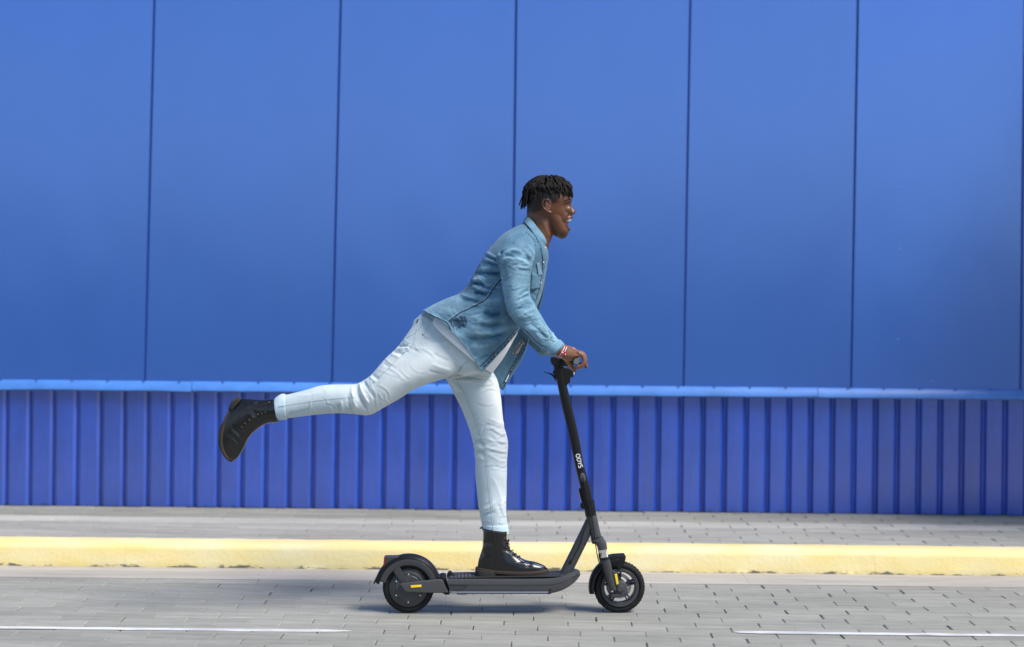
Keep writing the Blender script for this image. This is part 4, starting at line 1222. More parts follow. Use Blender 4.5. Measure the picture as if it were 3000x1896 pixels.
wrinkle(BODY_ME, [(cA((1030, 800), (992, 845), (962, 905), (955, 970)), -.0030, 2.6), (cA((1000, 830), (960, 880), (935, 950)), .0015, 5), (cA((940, 655), (915, 665), (895, 685)), -.0012, 1.6), (cA((940, 668), (920, 690), (905, 715)), -.0010, 1.6), (cA((800, 1150), (740, 1060), (700, 960)), -.0025, 5), (cA((560, 860), (640, 1020), (690, 1180)), .0035, 7), (cC((760, 800), (880, 800), (1000, 840)), .0012, 2), (cC((780, 850), (900, 860), (1000, 890)), -.0010, 2.2)], near=True)
# skin colours: tone, close-cropped sides, lips, mouth, paler palms
co = get_co(BODY_ME); px = proj(co); N = len(co)
skin = np.tile(np.array([.125, .047, .021]), (N, 1))
def blend(mask, c): 
    global skin
    skin = skin * (1 - mask[:, None]) + np.array(c) * mask[:, None]
fade = soft_in(px, cA((280, 150), (1100, 250), (1075, 440), (960, 452), (850, 448), (815, 520), (805, 600), (760, 610), (735, 560), (690, 545), (600, 545), (560, 600), (560, 720), (500, 740), (420, 760), (340, 770), (280, 700)), 9)
fade *= (co[:, 2] > P(cA((0, 1000))).z)
blend(np.clip(fade, 0, 1) * .93, (.012, .009, .008))
stub = soft_in(px, cA((880, 1120), (960, 1080), (1010, 1090), (990, 1160), (910, 1210)), 12) * .45
blend(stub, (.05, .022, .014))
lipz = np.minimum(pline_raw(px, cA((962, 905), (1012, 864), (1066, 850)))[0], pline_raw(px, cA((985, 990), (1008, 1030), (1026, 1048)))[0])
blend(np.clip(1 - lipz / 2.4, 0, 1) * (np.abs(co[:, 1]) < .034) * .55, (.16, .05, .04))
ear = np.clip(1 - pline_raw(px, cA((645, 600), (660, 660), (690, 700)))[0] / 3.2, 0, 1) * (np.abs(co[:, 1]) < .083)  # shade of the ear hollow put into the skin colour
blend(ear * .6, (.035, .015, .01))
hm = soft_in(px, cC((380, 640), (1300, 640), (1300, 1300), (380, 1300)), 4)
blend(hm * .9, (.24, .105, .052))
set_col(BODY_ME, skin)
BODY = add('body', BODY_ME, M['skin'], PE, True)
BT = bvh(BODY)
# face details
for sg in (-1, 1):
    e = P(cA((994, 652)), -.028)
    v, f = ellipsoid((e.x, sg * .0255, e.z), (.0120, .0100, .0100), 16, 12)
    eb = add('eyeball', mesh_from(v, f), M['eye'], BODY)
    v, f = ellipsoid((e.x + .0070, sg * .0285, e.z), (.0052, .0066, .0055), 12, 8)
    add('iris', mesh_from(v, f), M['iris'], eb)
seam('eyebrow', BODY, BT, [cA((945, 598), (985, 578), (1030, 566), (1058, 572))], .0058, M['hair'], th=.0018)
seam('eyelash', BODY, BT, [cA((946, 636), (975, 634), (1005, 630), (1036, 622))], .0030, M['hair'], th=.0022)
def arc(p0, pm, y, n):                                       # dental arch points
    a, b = P(cA(p0), -y), P(cA(pm), 0)
    out = []
    for i in range(n):
        t = -1 + 2 * i / (n - 1); u = 1 - abs(t) ** 2.2
        out.append(Vector((a.x + (b.x - a.x) * u, t * y, a.z + (b.z - a.z) * u)))
    return out
mb = MB(); pts = arc((985, 893), (1040, 884), .021, 11)
for i, p in enumerate(pts):
    t = (pts[min(i + 1, 10)] - pts[max(i - 1, 0)]).normalized(); nn = Vector((t.y, -t.x, 0)).normalized(); up = Vector((0, 0, 1))
    w, hgt = .0023, .0078
    q = [p + t * a * w + nn * b * .002 + up * c * hgt for a in (-1, 1) for b in (-1, 1) for c in (-1, 1)]
    mb.addm(q, [(0, 1, 3, 2), (4, 6, 7, 5), (0, 4, 5, 1), (2, 3, 7, 6), (0, 2, 6, 4), (1, 5, 7, 3)])
tt = mb.build('teeth', M['tooth'], BODY, bevel=.0007); tt['kind'] = 'stuff'
c = P(cA((955, 935)), 0)
v, f = ellipsoid((c.x, 0, c.z), (.016, .026, .022), 20, 12, rot=.2)
add('mouth_interior', mesh_from(v, f), M['mouth'], BODY)

# dreadlocks
def hairlocks():
    mb = MB(); r = random.Random(11)
    C = P(cA((690, 505)), 0); ax_ = Vector((355 * .18397 / 600, .079, 270 * .18397 / 600))
    crown = math.radians(12)                                  # crown leans back
    for ring, (th0, cnt) in enumerate(((2, 6), (10, 14), (18, 22), (27, 30), (36, 38), (45, 44), (54, 48), (61, 48))):
        for k in range(cnt):
            az = 2 * math.pi * (k + r.uniform(-.3, .3)) / cnt + ring * .4
            fwd = math.cos(az)                                # 1 = towards the face, -1 = nape
            lim = 66 if fwd > .75 else (72 if fwd > .2 else (86 if fwd > -.5 else 97))
            lim += r.uniform(-12, 9)
            th = th0 + r.uniform(-3, 3)
            if th > lim - 14: continue
            length = r.uniform(30, 46); end = min(th + length, lim)
            pts, rad = [], []; n = 6; az2 = az + r.uniform(-.3, .3)
            for i in range(n):
                u = i / (n - 1); tv = math.radians(th + (end - th) * u); a2 = az + (az2 - az) * u
                bump_ = 1.03 + .11 * math.sin(math.pi * min(1, u * .9 + .1)) + .05 * (1 - ring / 8) + r.uniform(-.035, .045)
                if i == 0: bump_ = .98
                d = Vector((math.sin(tv) * math.cos(a2), math.sin(tv) * math.sin(a2), math.cos(tv)))
                pts.append(C + Vector((d.x * ax_.x, d.y * ax_.y, d.z * ax_.z)) * bump_); rad.append(.0049 - .0019 * u + r.uniform(-.0006, .0006))
            if end >= lim - 3:                                # free tail hangs
                out = Vector((math.cos(az2), math.sin(az2), 0)); L = r.uniform(.012, .022) if fwd > -.4 else r.uniform(.022, .042)
                drop = .9 if fwd > .3 else .85
                pts.append(pts[-1] + out * L * .25 - Vector((0, 0, L * drop * .6))); rad.append(.0030)
                pts.append(pts[-1] + out * L * .08 - Vector((0, 0, L * drop * .6))); rad.append(.0019)
            mb.addm(*tube(pts, rad, seg=7, sub=3))
    # a few locks that stick out in the outline
    for p in ([(420, 290), (330, 420), (262, 560), (222, 660)], [(400, 330), (330, 470), (285, 600), (262, 715)], [(430, 360), (360, 480), (320, 580), (298, 640)], [(480, 250), (380, 300), (300, 380)], [(930, 300), (1010, 360), (1062, 440), (1072, 545)],
              [(900, 270), (990, 320), (1060, 385)], [(860, 300), (960, 400), (1010, 470)], [(820, 330), (900, 420), (965, 500)], [(640, 380), (720, 460), (785, 555)], [(700, 350), (780, 420), (850, 460)], [(900, 350), (1000, 420), (1050, 500)]):
        y = r.uniform(-.055, -.02) if p[0][0] < 600 or p[0][0] > 845 else -.066
        if p[0][0] < 600: y = r.uniform(-.05, .03)
        mb.addm(*tube([P(cA(q), y) for q in p], [.0054, .0050, .0042, .0026][:len(p)], seg=8, sub=4))
    for i in range(20):
        y = -.05 + .1 * i / 19; s0 = r.uniform(-10, 10)
        mb.addm(*tube([P(cA((410 + s0, 330)), y), P(cA((345 + s0, 450)), y * 1.05), P(cA((290 + s0 + abs(y) * 900, 560)), y * 1.1), P(cA((255 + s0 * 2 + abs(y) * 1100, r.uniform(630, 725))), y * 1.1)], [.0050, .0046, .0040, .0022], seg=7, sub=4))
        mb.addm(*tube([P(cA((900, 290 + abs(y) * 500)), y), P(cA((1000 - abs(y) * 900, 360)), y * 1.1), P(cA((1052 - abs(y) * 1300, 440)), y * 1.15), P(cA((1068 - abs(y) * 1500, r.uniform(490, 545))), y * 1.15)], [.0050, .0046, .0040, .0022], seg=7, sub=4))
    return mb.build('hair', M['hair'], PE, True)
HAIR = hairlocks()

# bracelet cords and knot
wc, wd = P(cC((690, 838)), -.236), None
axv = (P(cC((1000, 900)), -.236) - P(cC((560, 780)), -.236)).normalized()
perp = Vector((-axv.z, 0, axv.x))
BR = empty('bracelet', Matrix.Identity(4)); BR.parent = PE
for off, m in ((-.010, 'br_red'), (-.0065, 'br_white'), (-.003, 'br_black'), (.0005, 'br_red'), (.004, 'br_white'), (.0075, 'br_black')):
    pts = []
    for k in range(25):
        t = 2 * math.pi * k / 24
        pts.append(wc + axv * (off + .008 * math.sin(t)) + perp * (.0285 * math.sin(t)) + Vector((0, .0305 * math.cos(t), 0)))
    v, f = tube(pts, .0021, seg=6, sub=1, round_ends=False)
    add('cord', mesh_from(v, f), M[m], BR)
for dx, dz, m, rr in ((0, 0, 'br_red', .0062), (.004, .006, 'br_red', .0045), (-.005, -.005, 'br_red', .0045), (.006, -.003, 'br_white', .0032), (-.006, .005, 'br_white', .0032)):
    kx_ = P(cC((712, 868)), -.268)
    v, f = ellipsoid((kx_.x + dx, -.268, kx_.z + dz), (rr, .004, rr), 10, 8)
    add('knot', mesh_from(v, f), M[m], BR)
# ================================================================ jeans
def lofted(rows, n=2.0, seg=72, sub=14): return loft(st(rows, n), seg, sub)
JM = union([lofted(NEAR_LEG), lofted(FAR_LEG), lofted(PELVIS, 2.2)], .0042, 6, .5)
cre = []
def fold(pts, amp, w, conv): cre.append((conv(*pts), amp, w))
# behind the raised knee
for q, a in ((((1070, 320), (1090, 400), (1130, 470), (1160, 520)), -.007), (((1100, 310), (1125, 390), (1175, 470)), .006), (((1130, 290), (1160, 360), (1220, 430)), -.004), (((1045, 325), (1050, 420), (1085, 510)), .006), (((1010, 390), (1020, 460), (1040, 520)), -.004),
             (((960, 440), (970, 490), (985, 530)), .004), (((930, 470), (945, 505), (960, 532)), -.0035), (((880, 480), (890, 510), (905, 532)), .003), (((560, 545), (640, 530), (740, 505)), -.003), (((620, 400), (720, 400), (820, 370)), .002)):
    fold(q, a, 6 if abs(a) > .0045 else 5, cD)
# seat and hip
for q, a in ((((690, 275), (760, 255), (840, 265)), -.008), (((700, 300), (770, 285), (850, 275)), .006), (((620, 345), (700, 350), (770, 380)), -.004), (((600, 370), (660, 385), (720, 420)), .004), (((490, 490), (530, 520), (580, 560)), -.0035), (((330, 650), (380, 690), (430, 720)), -.004), (((300, 680), (350, 720), (390, 770)), .004),
             (((210, 740), (250, 800), (300, 850)), -.004), (((1180, 360), (1300, 420), (1420, 470)), -.003), (((1150, 500), (1300, 560), (1450, 600)), .0025), (((1100, 600), (1250, 640), (1400, 660)), -.0025)):
    fold(q, a, 6, cM)
# crotch pulls on the standing leg
for q, a in ((((690, 1265), (850, 1225), (1020, 1180), (1160, 1150)), .007), (((700, 1272), (900, 1262), (1100, 1245), (1330, 1240)), -.007), (((700, 1285), (900, 1300), (1100, 1330)), .006), (((720, 1270), (800, 1340), (880, 1430)), -.005), (((700, 1290), (760, 1370), (840, 1490)), .005), (((860, 1310), (1050, 1360), (1250, 1420)), -.003)):
    fold(q, a, 6, cK)
# front of the standing knee and shin
rk = random.Random(9)
for y0, a in ((615, .003), (652, -.003), (690, .0042), (712, -.003), (752, .005), (770, -.0045), (822, .0045), (838, -.004), (893, .0035), (948, -.003)):
    x1 = rk.uniform(2010, 2110); tl = rk.uniform(25, 75)
    fold(((2198, y0 + rk.uniform(-6, 6)), (2150, y0 - 4), ((2150 + x1) / 2, y0 - tl * .5), (x1, y0 - tl)), a, rk.uniform(3.6, 6.5), cD)
for y0, a in ((740, -.004), (775, .004), (810, -.004), (850, .0035)):
    fold(((1945, y0), (1985, y0 + 10), (2030, y0 + 36)), a, 5, cD)
for q, a in ((((2010, 1310), (2060, 1280), (2120, 1270)), -.004), (((2000, 1270), (2060, 1230), (2110, 1180)), .003), (((2180, 1150), (2160, 1240), (2190, 1330)), .003), (((2120, 1200), (2150, 1260), (2180, 1330)), -.003), (((2080, 1000), (2130, 1100), (2160, 1200)), .0025)):
    fold(q, a, 7, cD)
cre = [(p_, a_ * .95, w_ * .85) for p_, a_, w_ in cre]
cre += scatter(cD((1230, 260), (1060, 330), (1000, 330), (1040, 545), (1170, 540), (1330, 430)), 62, 14, 14, (25, 55), (.0015, .0035), (2.0, 3.6), 1)
cre += scatter(cD((1940, 600), (2200, 600), (2200, 960), (1950, 900)), -14, 14, 22, (20, 50), (.0012, .0032), (2.0, 3.4), 2)
cre += scatter(cD((1760, 270), (2130, 240), (2150, 450), (1860, 480)), 12, 16, 12, (30, 70), (.0015, .0030), (2.2, 4), 3)
cre += scatter(cD((1990, 1180), (2195, 1180), (2195, 1360), (2010, 1360)), -20, 30, 12, (14, 32), (.0012, .0030), (2.0, 3.4), 4)
cre += scatter(cD((560, 410), (900, 340), (900, 530), (560, 560)), 75, 22, 12, (14, 36), (.0010, .0022), (2.0, 3.6), 5)
cre += scatter(cD((1480, -60), (1700, 40), (1500, 300), (1230, 230)), 35, 18, 12, (22, 55), (.0012, .0026), (2.2, 4), 6)
h = wrinkle(JM, cre, near=True, namp=.0015, nscale=(9, 9, 7), seed=3)
co = get_co(JM); px = proj(co)
wear = np.clip(.45 + h * 55, 0, 1)
for pts, w, k in ((cD((1300, 150), (1450, 250), (1300, 400), (1160, 520)), 55, .35), (cD((1750, 130), (1600, 200)), 45, .3), (cD((2090, 350), (2120, 560), (2170, 740)), 38, .4), (cD((2150, 800), (2160, 1000), (2150, 1200)), 26, .2)):
    d, t = pline(px, pts); wear = wear + k * np.exp(-(d / w) ** 2)
wear = np.clip(wear, 0, 1)[:, None]
set_col(JM, np.array([.33, .455, .505]) * (1 - wear) + np.array([.72, .735, .725]) * wear)
JEANS = add('jeans', JM, M['jeans'], PE, True)
JT = bvh(JEANS)
seam('leg_seam', JEANS, JT, [cD((1815, 275), (1860, 350), (1910, 470), (1960, 590), (1995, 700), (2020, 800), (2035, 900), (2048, 1000), (2058, 1120), (2075, 1250), (2082, 1365))], .0022, M['stitch_grey'], th=.0010)
seam('leg_stitch', JEANS, JT, [cD((1838, 270), (1880, 345), (1930, 470), (1978, 590), (2012, 700), (2036, 800), (2050, 900), (2062, 1000), (2073, 1120), (2090, 1250), (2097, 1365))], .0018, M['stitch_grey'], dash=(1, 1))
seam('leg_seam', JEANS, JT, [cM((955, 10), (905, 230), (840, 280), (715, 415), (560, 570), (430, 690), (330, 780)), cD((1065, 415), (950, 425), (820, 437), (700, 455), (600, 470), (545, 480))], .0012, M['stitch_grey'])
seam('fly_seam', JEANS, JT, [cK((660, 1270), (760, 1200), (830, 1150), (870, 1080), (960, 1015)), cK((690, 1262), (780, 1185), (845, 1140), (890, 1065))], .0018, M['stitch_grey'])
seam('pocket_stitch', JEANS, JT, [cK((300, 655), (400, 700), (520, 722), (620, 715), (690, 690)), cK((310, 640), (420, 680), (540, 700), (640, 690)), cK((330, 560), (325, 600), (340, 640), (420, 660), (540, 665), (650, 640)), cK((330, 560), (360, 520), (400, 490))], .0013, M['stitch_grey'])
seam('back_pocket', JEANS, JT, [cK((205, 385), (300, 405), (260, 500), (170, 600), (60, 660), (10, 740)), cK((150, 790), (80, 850), (0, 890))], .0012, M['stitch_grey'])
seam('waistband', JEANS, JT, [cK((265, 330), (330, 345), (440, 400)), cK((290, 300), (360, 320), (420, 345))], .0014, M['stitch_grey'])
seam('brand_tab', JEANS, JT, [cK((222, 392), (210, 440))], .0085, M['br_red'] if False else mat('maroon_tab', (.06, .008, .02), rough=.7), th=.0016)
stud('rivet', JEANS, JT, cK((298, 615)), .0038, M['stitch'], .002)
# turned-up hems
def cuff(name, rows, k=1.0, n=2.0):
    v, f = loft([S(a, b, w, y, n) for a, b, w, y in rows], 56, 8)
    me = mesh_from(v, f); hh = wrinkle(me, [], near=False, namp=.0014, nscale=(30, 30, 30), seed=5)
    set_col(me, np.tile(np.array([.50, .61, .665]), (len(me.vertices), 1)))
    return add(name, me, M['jeans'], JEANS, True)
C1 = cuff('turn_up', [(cD((548, 398)), cD((560, 575)), .048, -.094), (cD((545, 392)), cD((556, 582)), .0515, -.094), (cD((512, 394)), cD((510, 585)), .0525, -.094), (cD((470, 425)), cD((492, 582)), .051, -.094), (cD((468, 440)), cD((488, 566)), .046, -.094)])
C2 = cuff('turn_up', [(cD((2015, 1356)), cD((2198, 1362)), .047, .010), (cD((2007, 1362)), cD((2203, 1370)), .0515, .010), (cD((2010, 1385)), cD((2207, 1398)), .0525, .010), (cD((2014, 1412)), cD((2208, 1428)), .0515, .010), (cD((2022, 1414)), cD((2200, 1430)), .046, .010)])
for c_, pth in ((C1, cD((552, 482), (500, 486))), (C2, cE((735, 430), (730, 505)))):
    seam('hem_seam', c_, bvh(c_), [pth], .006, M['stitch_grey'])

# ================================================================ white t-shirt
v, f = loft([S(cB((640, 420)), cB((1020, 600)), .150, 0), S(cB((500, 640)), cB((985, 820)), .158, 0), S(cB((360, 745)), cB((880, 985)), .168, 0), S(cB((235, 800)), cB((775, 1175)), .178, 0, 2.2),
             S(cB((150, 880)), cB((668, 1328)), .187, 0, 2.3, bow=cB((378, 1104))), S(cB((160, 897)), cB((650, 1330)), .180, 0, 2.3, bow=cB((378, 1108)))], 96, 14)
me = mesh_from(v, f)
wrinkle(me, [(cK((450, 420), (560, 560), (720, 760)), .003, 5), (cK((1260, 1150), (1420, 960), (1600, 720)), .003, 6), (cK((1210, 1120), (1360, 980), (1500, 800)), -.003, 5)], near=True, namp=.0025, nscale=(9, 9, 9), seed=8)
TEE = add('t_shirt', me, M['tee'], PE, True)

# ================================================================ denim shirt
# rows: back, near-front edge, far-front edge, half width, opening angle, near side control (or None)
ROWS = [((935, 128), (1068, 318), (1068, 318), .066, 3, None), ((900, 150), (1096, 360), (1096, 360), .115, 3, None), ((820, 188), (1104, 395), (1104, 395), .165, 3, None), ((735, 245), (1104, 430), (1104, 430), .192, 3, None),
        ((650, 332), (1092, 490), (1096, 490), .205, 4, None), ((592, 410), (1080, 560), (1086, 562), .206, 5, None), ((540, 500), (1066, 650), (1076, 652), .202, 7, None), ((492, 590), (1040, 740), (1060, 742), .197, 10, None),
        ((450, 655), (1005, 830), (1036, 832), .195, 14, None), ((392, 708), (950, 912), (1000, 930), .197, 20, None), ((300, 744), (872, 1000), (958, 1050), .202, 27, None),
        ((200, 788), (745, 1150), (898, 1230), .208, 33, (430, 950)), ((104, 842), (578, 1332), (742, 1480), .212, 36, (312, 985))]
def shirt_grid(ROWS, sub=16, ncol=96):
    A = []
    for B_, Fn, Ff, w, th, Mn in ROWS:
        t = math.radians(th); yn = -w * math.sin(t)
        b, fn, ff = P(cB(B_), 0), P(cB(Fn), yn), P(cB(Ff), -yn)
        m = P(cB(Mn), -w) if Mn else None
        mn = (m.x, m.z) if Mn else ((b.x + fn.x) / 2, (b.z + fn.z) / 2)
        mf = ((b.x + ff.x) / 2, (b.z + ff.z) / 2)
        A.append(np.array([b.x, b.z, fn.x, fn.z, ff.x, ff.z, mn[0], mn[1], mf[0], mf[1], w, t]))
    n = (len(A) - 1) * sub
    ss = [cr(A, i / sub) for i in range(n)] + [A[-1]]
    v, f = [], []; nc = 2 * ncol + 1
    for q in ss:
        t0 = q[11]
        for k in range(nc):
            near = k <= ncol; u = k / ncol if near else (2 * ncol - k) / ncol
            th = t0 + (math.pi - t0) * u
            tt_ = (math.cos(th) + 1) / (math.cos(t0) + 1)
            B_ = q[0:2]; F_ = q[2:4] if near else q[4:6]; M_ = q[6:8] if near else q[8:10]
            p = B_ * (1 - tt_) * (1 - 2 * tt_) + M_ * 4 * tt_ * (1 - tt_) + F_ * tt_ * (2 * tt_ - 1)
            y = q[10] * max(math.sin(th), 0) ** .82 * (-1 if near else 1)
            v.append((p[0], y, p[1]))
    for i in range(len(ss) - 1):
        for k in range(nc - 1): f.append((i * nc + k, (i + 1) * nc + k, (i + 1) * nc + k + 1, i * nc + k + 1))
    return v, f
v, f = shirt_grid(ROWS)
me = mesh_from(v, f, recalc=False)
co, no = get_co(me), get_no(me)
if (no[:, 1] * co[:, 1]).mean() < 0: me.flip_normals()
cre = []
for q, a, w in ((((245, 690), (340, 750), (450, 810)), .006, 5), (((235, 725), (330, 790), (470, 850)), -.007, 5), (((200, 800), (320, 840), (480, 900)), .006, 6), (((190, 835), (320, 880), (480, 930)), -.006, 6), (((100, 985), (220, 1000), (340, 1020), (500, 1020)), .006, 6), (((60, 1040), (200, 1050), (360, 1060), (500, 1060)), -.008, 9),
                (((20, 1110), (150, 1140), (300, 1140), (480, 1110)), .006, 8), (((0, 1200), (120, 1170), (200, 1200), (330, 1280)), .007, 7), (((0, 1230), (130, 1230), (250, 1310)), -.007, 8), (((0, 1280), (150, 1320), (280, 1380)), .006, 8), (((40, 1400), (160, 1400), (280, 1440)), -.006, 8)):
    cre.append((cL(*q), a, w))
for q, a, w in ((((830, 20), (920, 80), (1050, 100), (1160, 170)), -.008, 9), (((850, 10), (960, 50), (1100, 90)), .006, 7), (((1180, 130), (1330, 110), (1500, 60)), .006, 10), (((1180, 260), (1330, 330), (1470, 290)), -.008, 14), (((1000, 320), (1200, 420), (1400, 390), (1560, 330)), .006, 16),
                (((1120, 460), (1280, 490), (1500, 440)), -.007, 14), (((950, 560), (1200, 600), (1450, 540), (1660, 480)), .006, 16), (((900, 640), (1100, 690), (1350, 650), (1550, 570)), -.006, 15), (((1000, 780), (1180, 790), (1400, 720)), .005, 14), (((1000, 900), (1150, 940), (1280, 900)), -.004, 12),
                (((500, 180), (640, 240), (800, 270)), .003, 10), (((450, 250), (560, 330), (650, 420)), -.003, 8), (((700, 330), (760, 480), (800, 620)), .003, 8),
                (((1560, 1000), (1620, 1120), (1500, 1300)), .006, 10), (((1650, 960), (1700, 1080), (1600, 1250)), -.005, 9)):
    cre.append((cK(*q), a, w))
cre = [(p_, a_ * .85, w_ * .8) for p_, a_, w_ in cre]
cre += scatter(cB((600, 400), (720, 450), (740, 600), (640, 720), (470, 690), (480, 610)), 14, 16, 26, (30, 75), (.0016, .0042), (2.2, 4.2), 11)
cre += scatter(cB((420, 720), (640, 740), (860, 980), (640, 1200), (480, 1180), (340, 960)), 8, 24, 26, (35, 90), (.0012, .0032), (2.6, 5.5), 12)
cre += scatter(cB((130, 830), (400, 720), (420, 860), (310, 920)), 40, 30, 10, (25, 60), (.0012, .0026), (2.4, 4.5), 13)
cre += scatter(cB((980, 480), (1080, 480), (1040, 780), (960, 760)), 70, 24, 10, (20, 50), (.0012, .0028), (2.2, 4), 14)
cre += scatter(cB((700, 1150), (930, 1060), (800, 1400), (720, 1440)), -58, 20, 8, (30, 70), (.0015, .003), (2.4, 4.5), 15)
h = wrinkle(me, cre, near=True, namp=.0024, nscale=(6, 8, 9), seed=1)
co = get_co(me); px = proj(co)
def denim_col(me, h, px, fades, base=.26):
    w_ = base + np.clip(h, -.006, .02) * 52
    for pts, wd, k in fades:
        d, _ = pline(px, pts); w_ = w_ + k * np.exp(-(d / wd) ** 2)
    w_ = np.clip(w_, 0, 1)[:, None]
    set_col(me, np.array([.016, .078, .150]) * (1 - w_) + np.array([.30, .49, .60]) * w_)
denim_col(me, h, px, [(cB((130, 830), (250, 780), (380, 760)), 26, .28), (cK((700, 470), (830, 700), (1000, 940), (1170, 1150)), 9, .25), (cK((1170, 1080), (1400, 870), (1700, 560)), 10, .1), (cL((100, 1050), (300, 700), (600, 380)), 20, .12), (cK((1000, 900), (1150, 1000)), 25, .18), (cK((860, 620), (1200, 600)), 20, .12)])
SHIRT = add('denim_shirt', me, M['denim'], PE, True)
md = SHIRT.modifiers.new('thickness', 'SOLIDIFY'); md.thickness = .0026; md.offset = -1
SHT = bvh(SHIRT)

def sleeve(mirror):
    rows = SLEEVE
    stn = limb(rows, 1.0, mirror, FAR_OFF if mirror else (0, 0))
    for i, t in enumerate(stn): t[6] = 2.1
    v, f = loft(stn, 88, 16)
    me = mesh_from(v, f)
    cs = []
    for q, a, w in ((((530, 760), (620, 700), (740, 660), (840, 690), (960, 760)), .008, 7), (((560, 740), (680, 760), (780, 810)), -.007, 7), (((500, 890), (600, 810), (760, 810), (900, 860), (1030, 960)), .008, 7), (((640, 700), (760, 700), (880, 740)), -.006, 9), (((900, 640), (1000, 740), (1060, 860)), .005, 6), (((860, 660), (960, 770), (1020, 880)), -.005, 6),
                    (((540, 560), (500, 650), (520, 740)), -.008, 9), (((470, 560), (450, 680), (490, 780)), .005, 6), (((560, 500), (640, 540), (760, 510)), -.004, 12), (((960, 560), (1040, 660), (1090, 760)), .004, 6),
                    (((1000, 1345), (900, 1380), (800, 1460)), -.006, 5), (((1000, 1380), (900, 1420), (810, 1500)), .006, 5), (((1000, 1440), (920, 1470), (860, 1520)), -.006, 5), (((520, 1000), (530, 1200), (560, 1400)), .003, 8)):
        cs.append((cL(*q), a, w))
    for q, a, w in ((((955, 735), (900, 760), (840, 800)), .006, 6), (((985, 780), (920, 800), (840, 850)), -.005, 7), (((1010, 815), (940, 850), (860, 900)), .005, 8), (((850, 900), (920, 930), (1030, 920)), -.004, 9), (((900, 980), (980, 990), (1070, 960)), .004, 8), (((950, 940), (1030, 1000), (1090, 1070)), -.005, 7), (((1060, 960), (1100, 1020), (1110, 1080)), .006, 6), (((1100, 990), (1120, 1040), (1125, 1090)), -.006, 5), (((1130, 1010), (1145, 1060), (1150, 1095)), .005, 5)):
        cs.append((cB(*q), a, w))
    cs = [(p_, a_ * .95, w_ * .8) for p_, a_, w_ in cs]
    cs += scatter(cB((740, 640), (960, 620), (1060, 880), (900, 970), (770, 860)), -16, 16, 24, (22, 55), (.0014, .0036), (2.0, 3.8), 21)
    cs += scatter(cB((720, 400), (980, 380), (970, 560), (740, 560)), 12, 24, 16, (25, 60), (.0014, .0034), (2.2, 4.2), 22)
    cs += scatter(cB((900, 960), (1080, 920), (1180, 1070), (1080, 1160)), 34, 26, 18, (18, 45), (.0014, .0034), (2.0, 3.6), 23)
    h = wrinkle(me, cs if not mirror else [], near=not mirror, namp=.0018, nscale=(9, 9, 9), seed=20 + mirror)
    px = proj(get_co(me))
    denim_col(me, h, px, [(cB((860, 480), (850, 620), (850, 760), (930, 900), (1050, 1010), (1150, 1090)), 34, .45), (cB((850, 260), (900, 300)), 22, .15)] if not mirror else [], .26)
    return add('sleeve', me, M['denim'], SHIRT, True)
SL = sleeve(False); SLF = sleeve(True)
SLT = bvh(SL)
# cuff band: raised ring at the wrist
def cuffband(mirror):
    rows = [(cB((1078, 1176)), cB((1194, 1078)), .0425, -.236), (cB((1074, 1182)), cB((1200, 1074)), .045, -.236), (cB((1124, 1212)), cB((1232, 1108)), .0435, -.236), (cB((1130, 1206)), cB((1230, 1114)), .039, -.236)]
    v, f = loft(limb(rows, 1.0, mirror, FAR_OFF if mirror else (0, 0)), 56, 8)
    me = mesh_from(v, f); hh = wrinkle(me, [], near=False, namp=.0012, nscale=(40, 40, 40), seed=31)
    denim_col(me, hh, proj(get_co(me)), [], .55)
    return add('cuff', me, M['denim'], SHIRT, True)
CU = cuffband(False); cuffband(True)
CUT = bvh(CU)
# collar: leaf folded down round the neck
def collar():
    A = []
    # rows from inner top edge over the fold to the outer lower edge: back px, front px, half width, opening
    rows = [((955, 150), (1062, 318), .060, 14), ((944, 104), (1092, 300), .067, 12), ((934, 97), (1100, 306), .074, 12), ((920, 116), (1088, 326), .098, 16), ((908, 140), (1050, 342), .120, 21)]
    n = 48; v = []; f = []
    arr = []
    for B_, F_, w, o_ in rows:
        b, q = P(cB(B_), 0), P(cB(F_), -w * .3); arr.append(np.array([b.x, b.z, q.x, q.z, w, math.radians(o_)]))
    ss = [cr(arr, i / 5) for i in range((len(arr) - 1) * 5)] + [arr[-1]]
    for q in ss:
        for k in range(2 * n + 1):
            t = q[5] + (math.pi - q[5]) * (1 - abs(1 - k / n)) ; sg = -1 if k <= n else 1
            u = (math.cos(t) + 1) / (math.cos(q[5]) + 1)
            v.append((q[0] + (q[2] - q[0]) * u, sg * q[4] * math.sin(t), q[1] + (q[3] - q[1]) * u))
    m = 2 * n + 1
    for i in range(len(ss) - 1):
        for k in range(m - 1): f.append((i * m + k, (i + 1) * m + k, (i + 1) * m + k + 1, i * m + k + 1))
    me = mesh_from(v, f, recalc=False)
    hh = wrinkle(me, [], near=False, namp=.0012, nscale=(25, 25, 25), seed=41)
    denim_col(me, hh, proj(get_co(me)), [], .36)
    o = add('collar', me, M['denim'], SHIRT, True)
    md = o.modifiers.new('thickness', 'SOLIDIFY'); md.thickness = .0035; md.offset = -1
    return o
CL = collar(); CLT = bvh(CL)
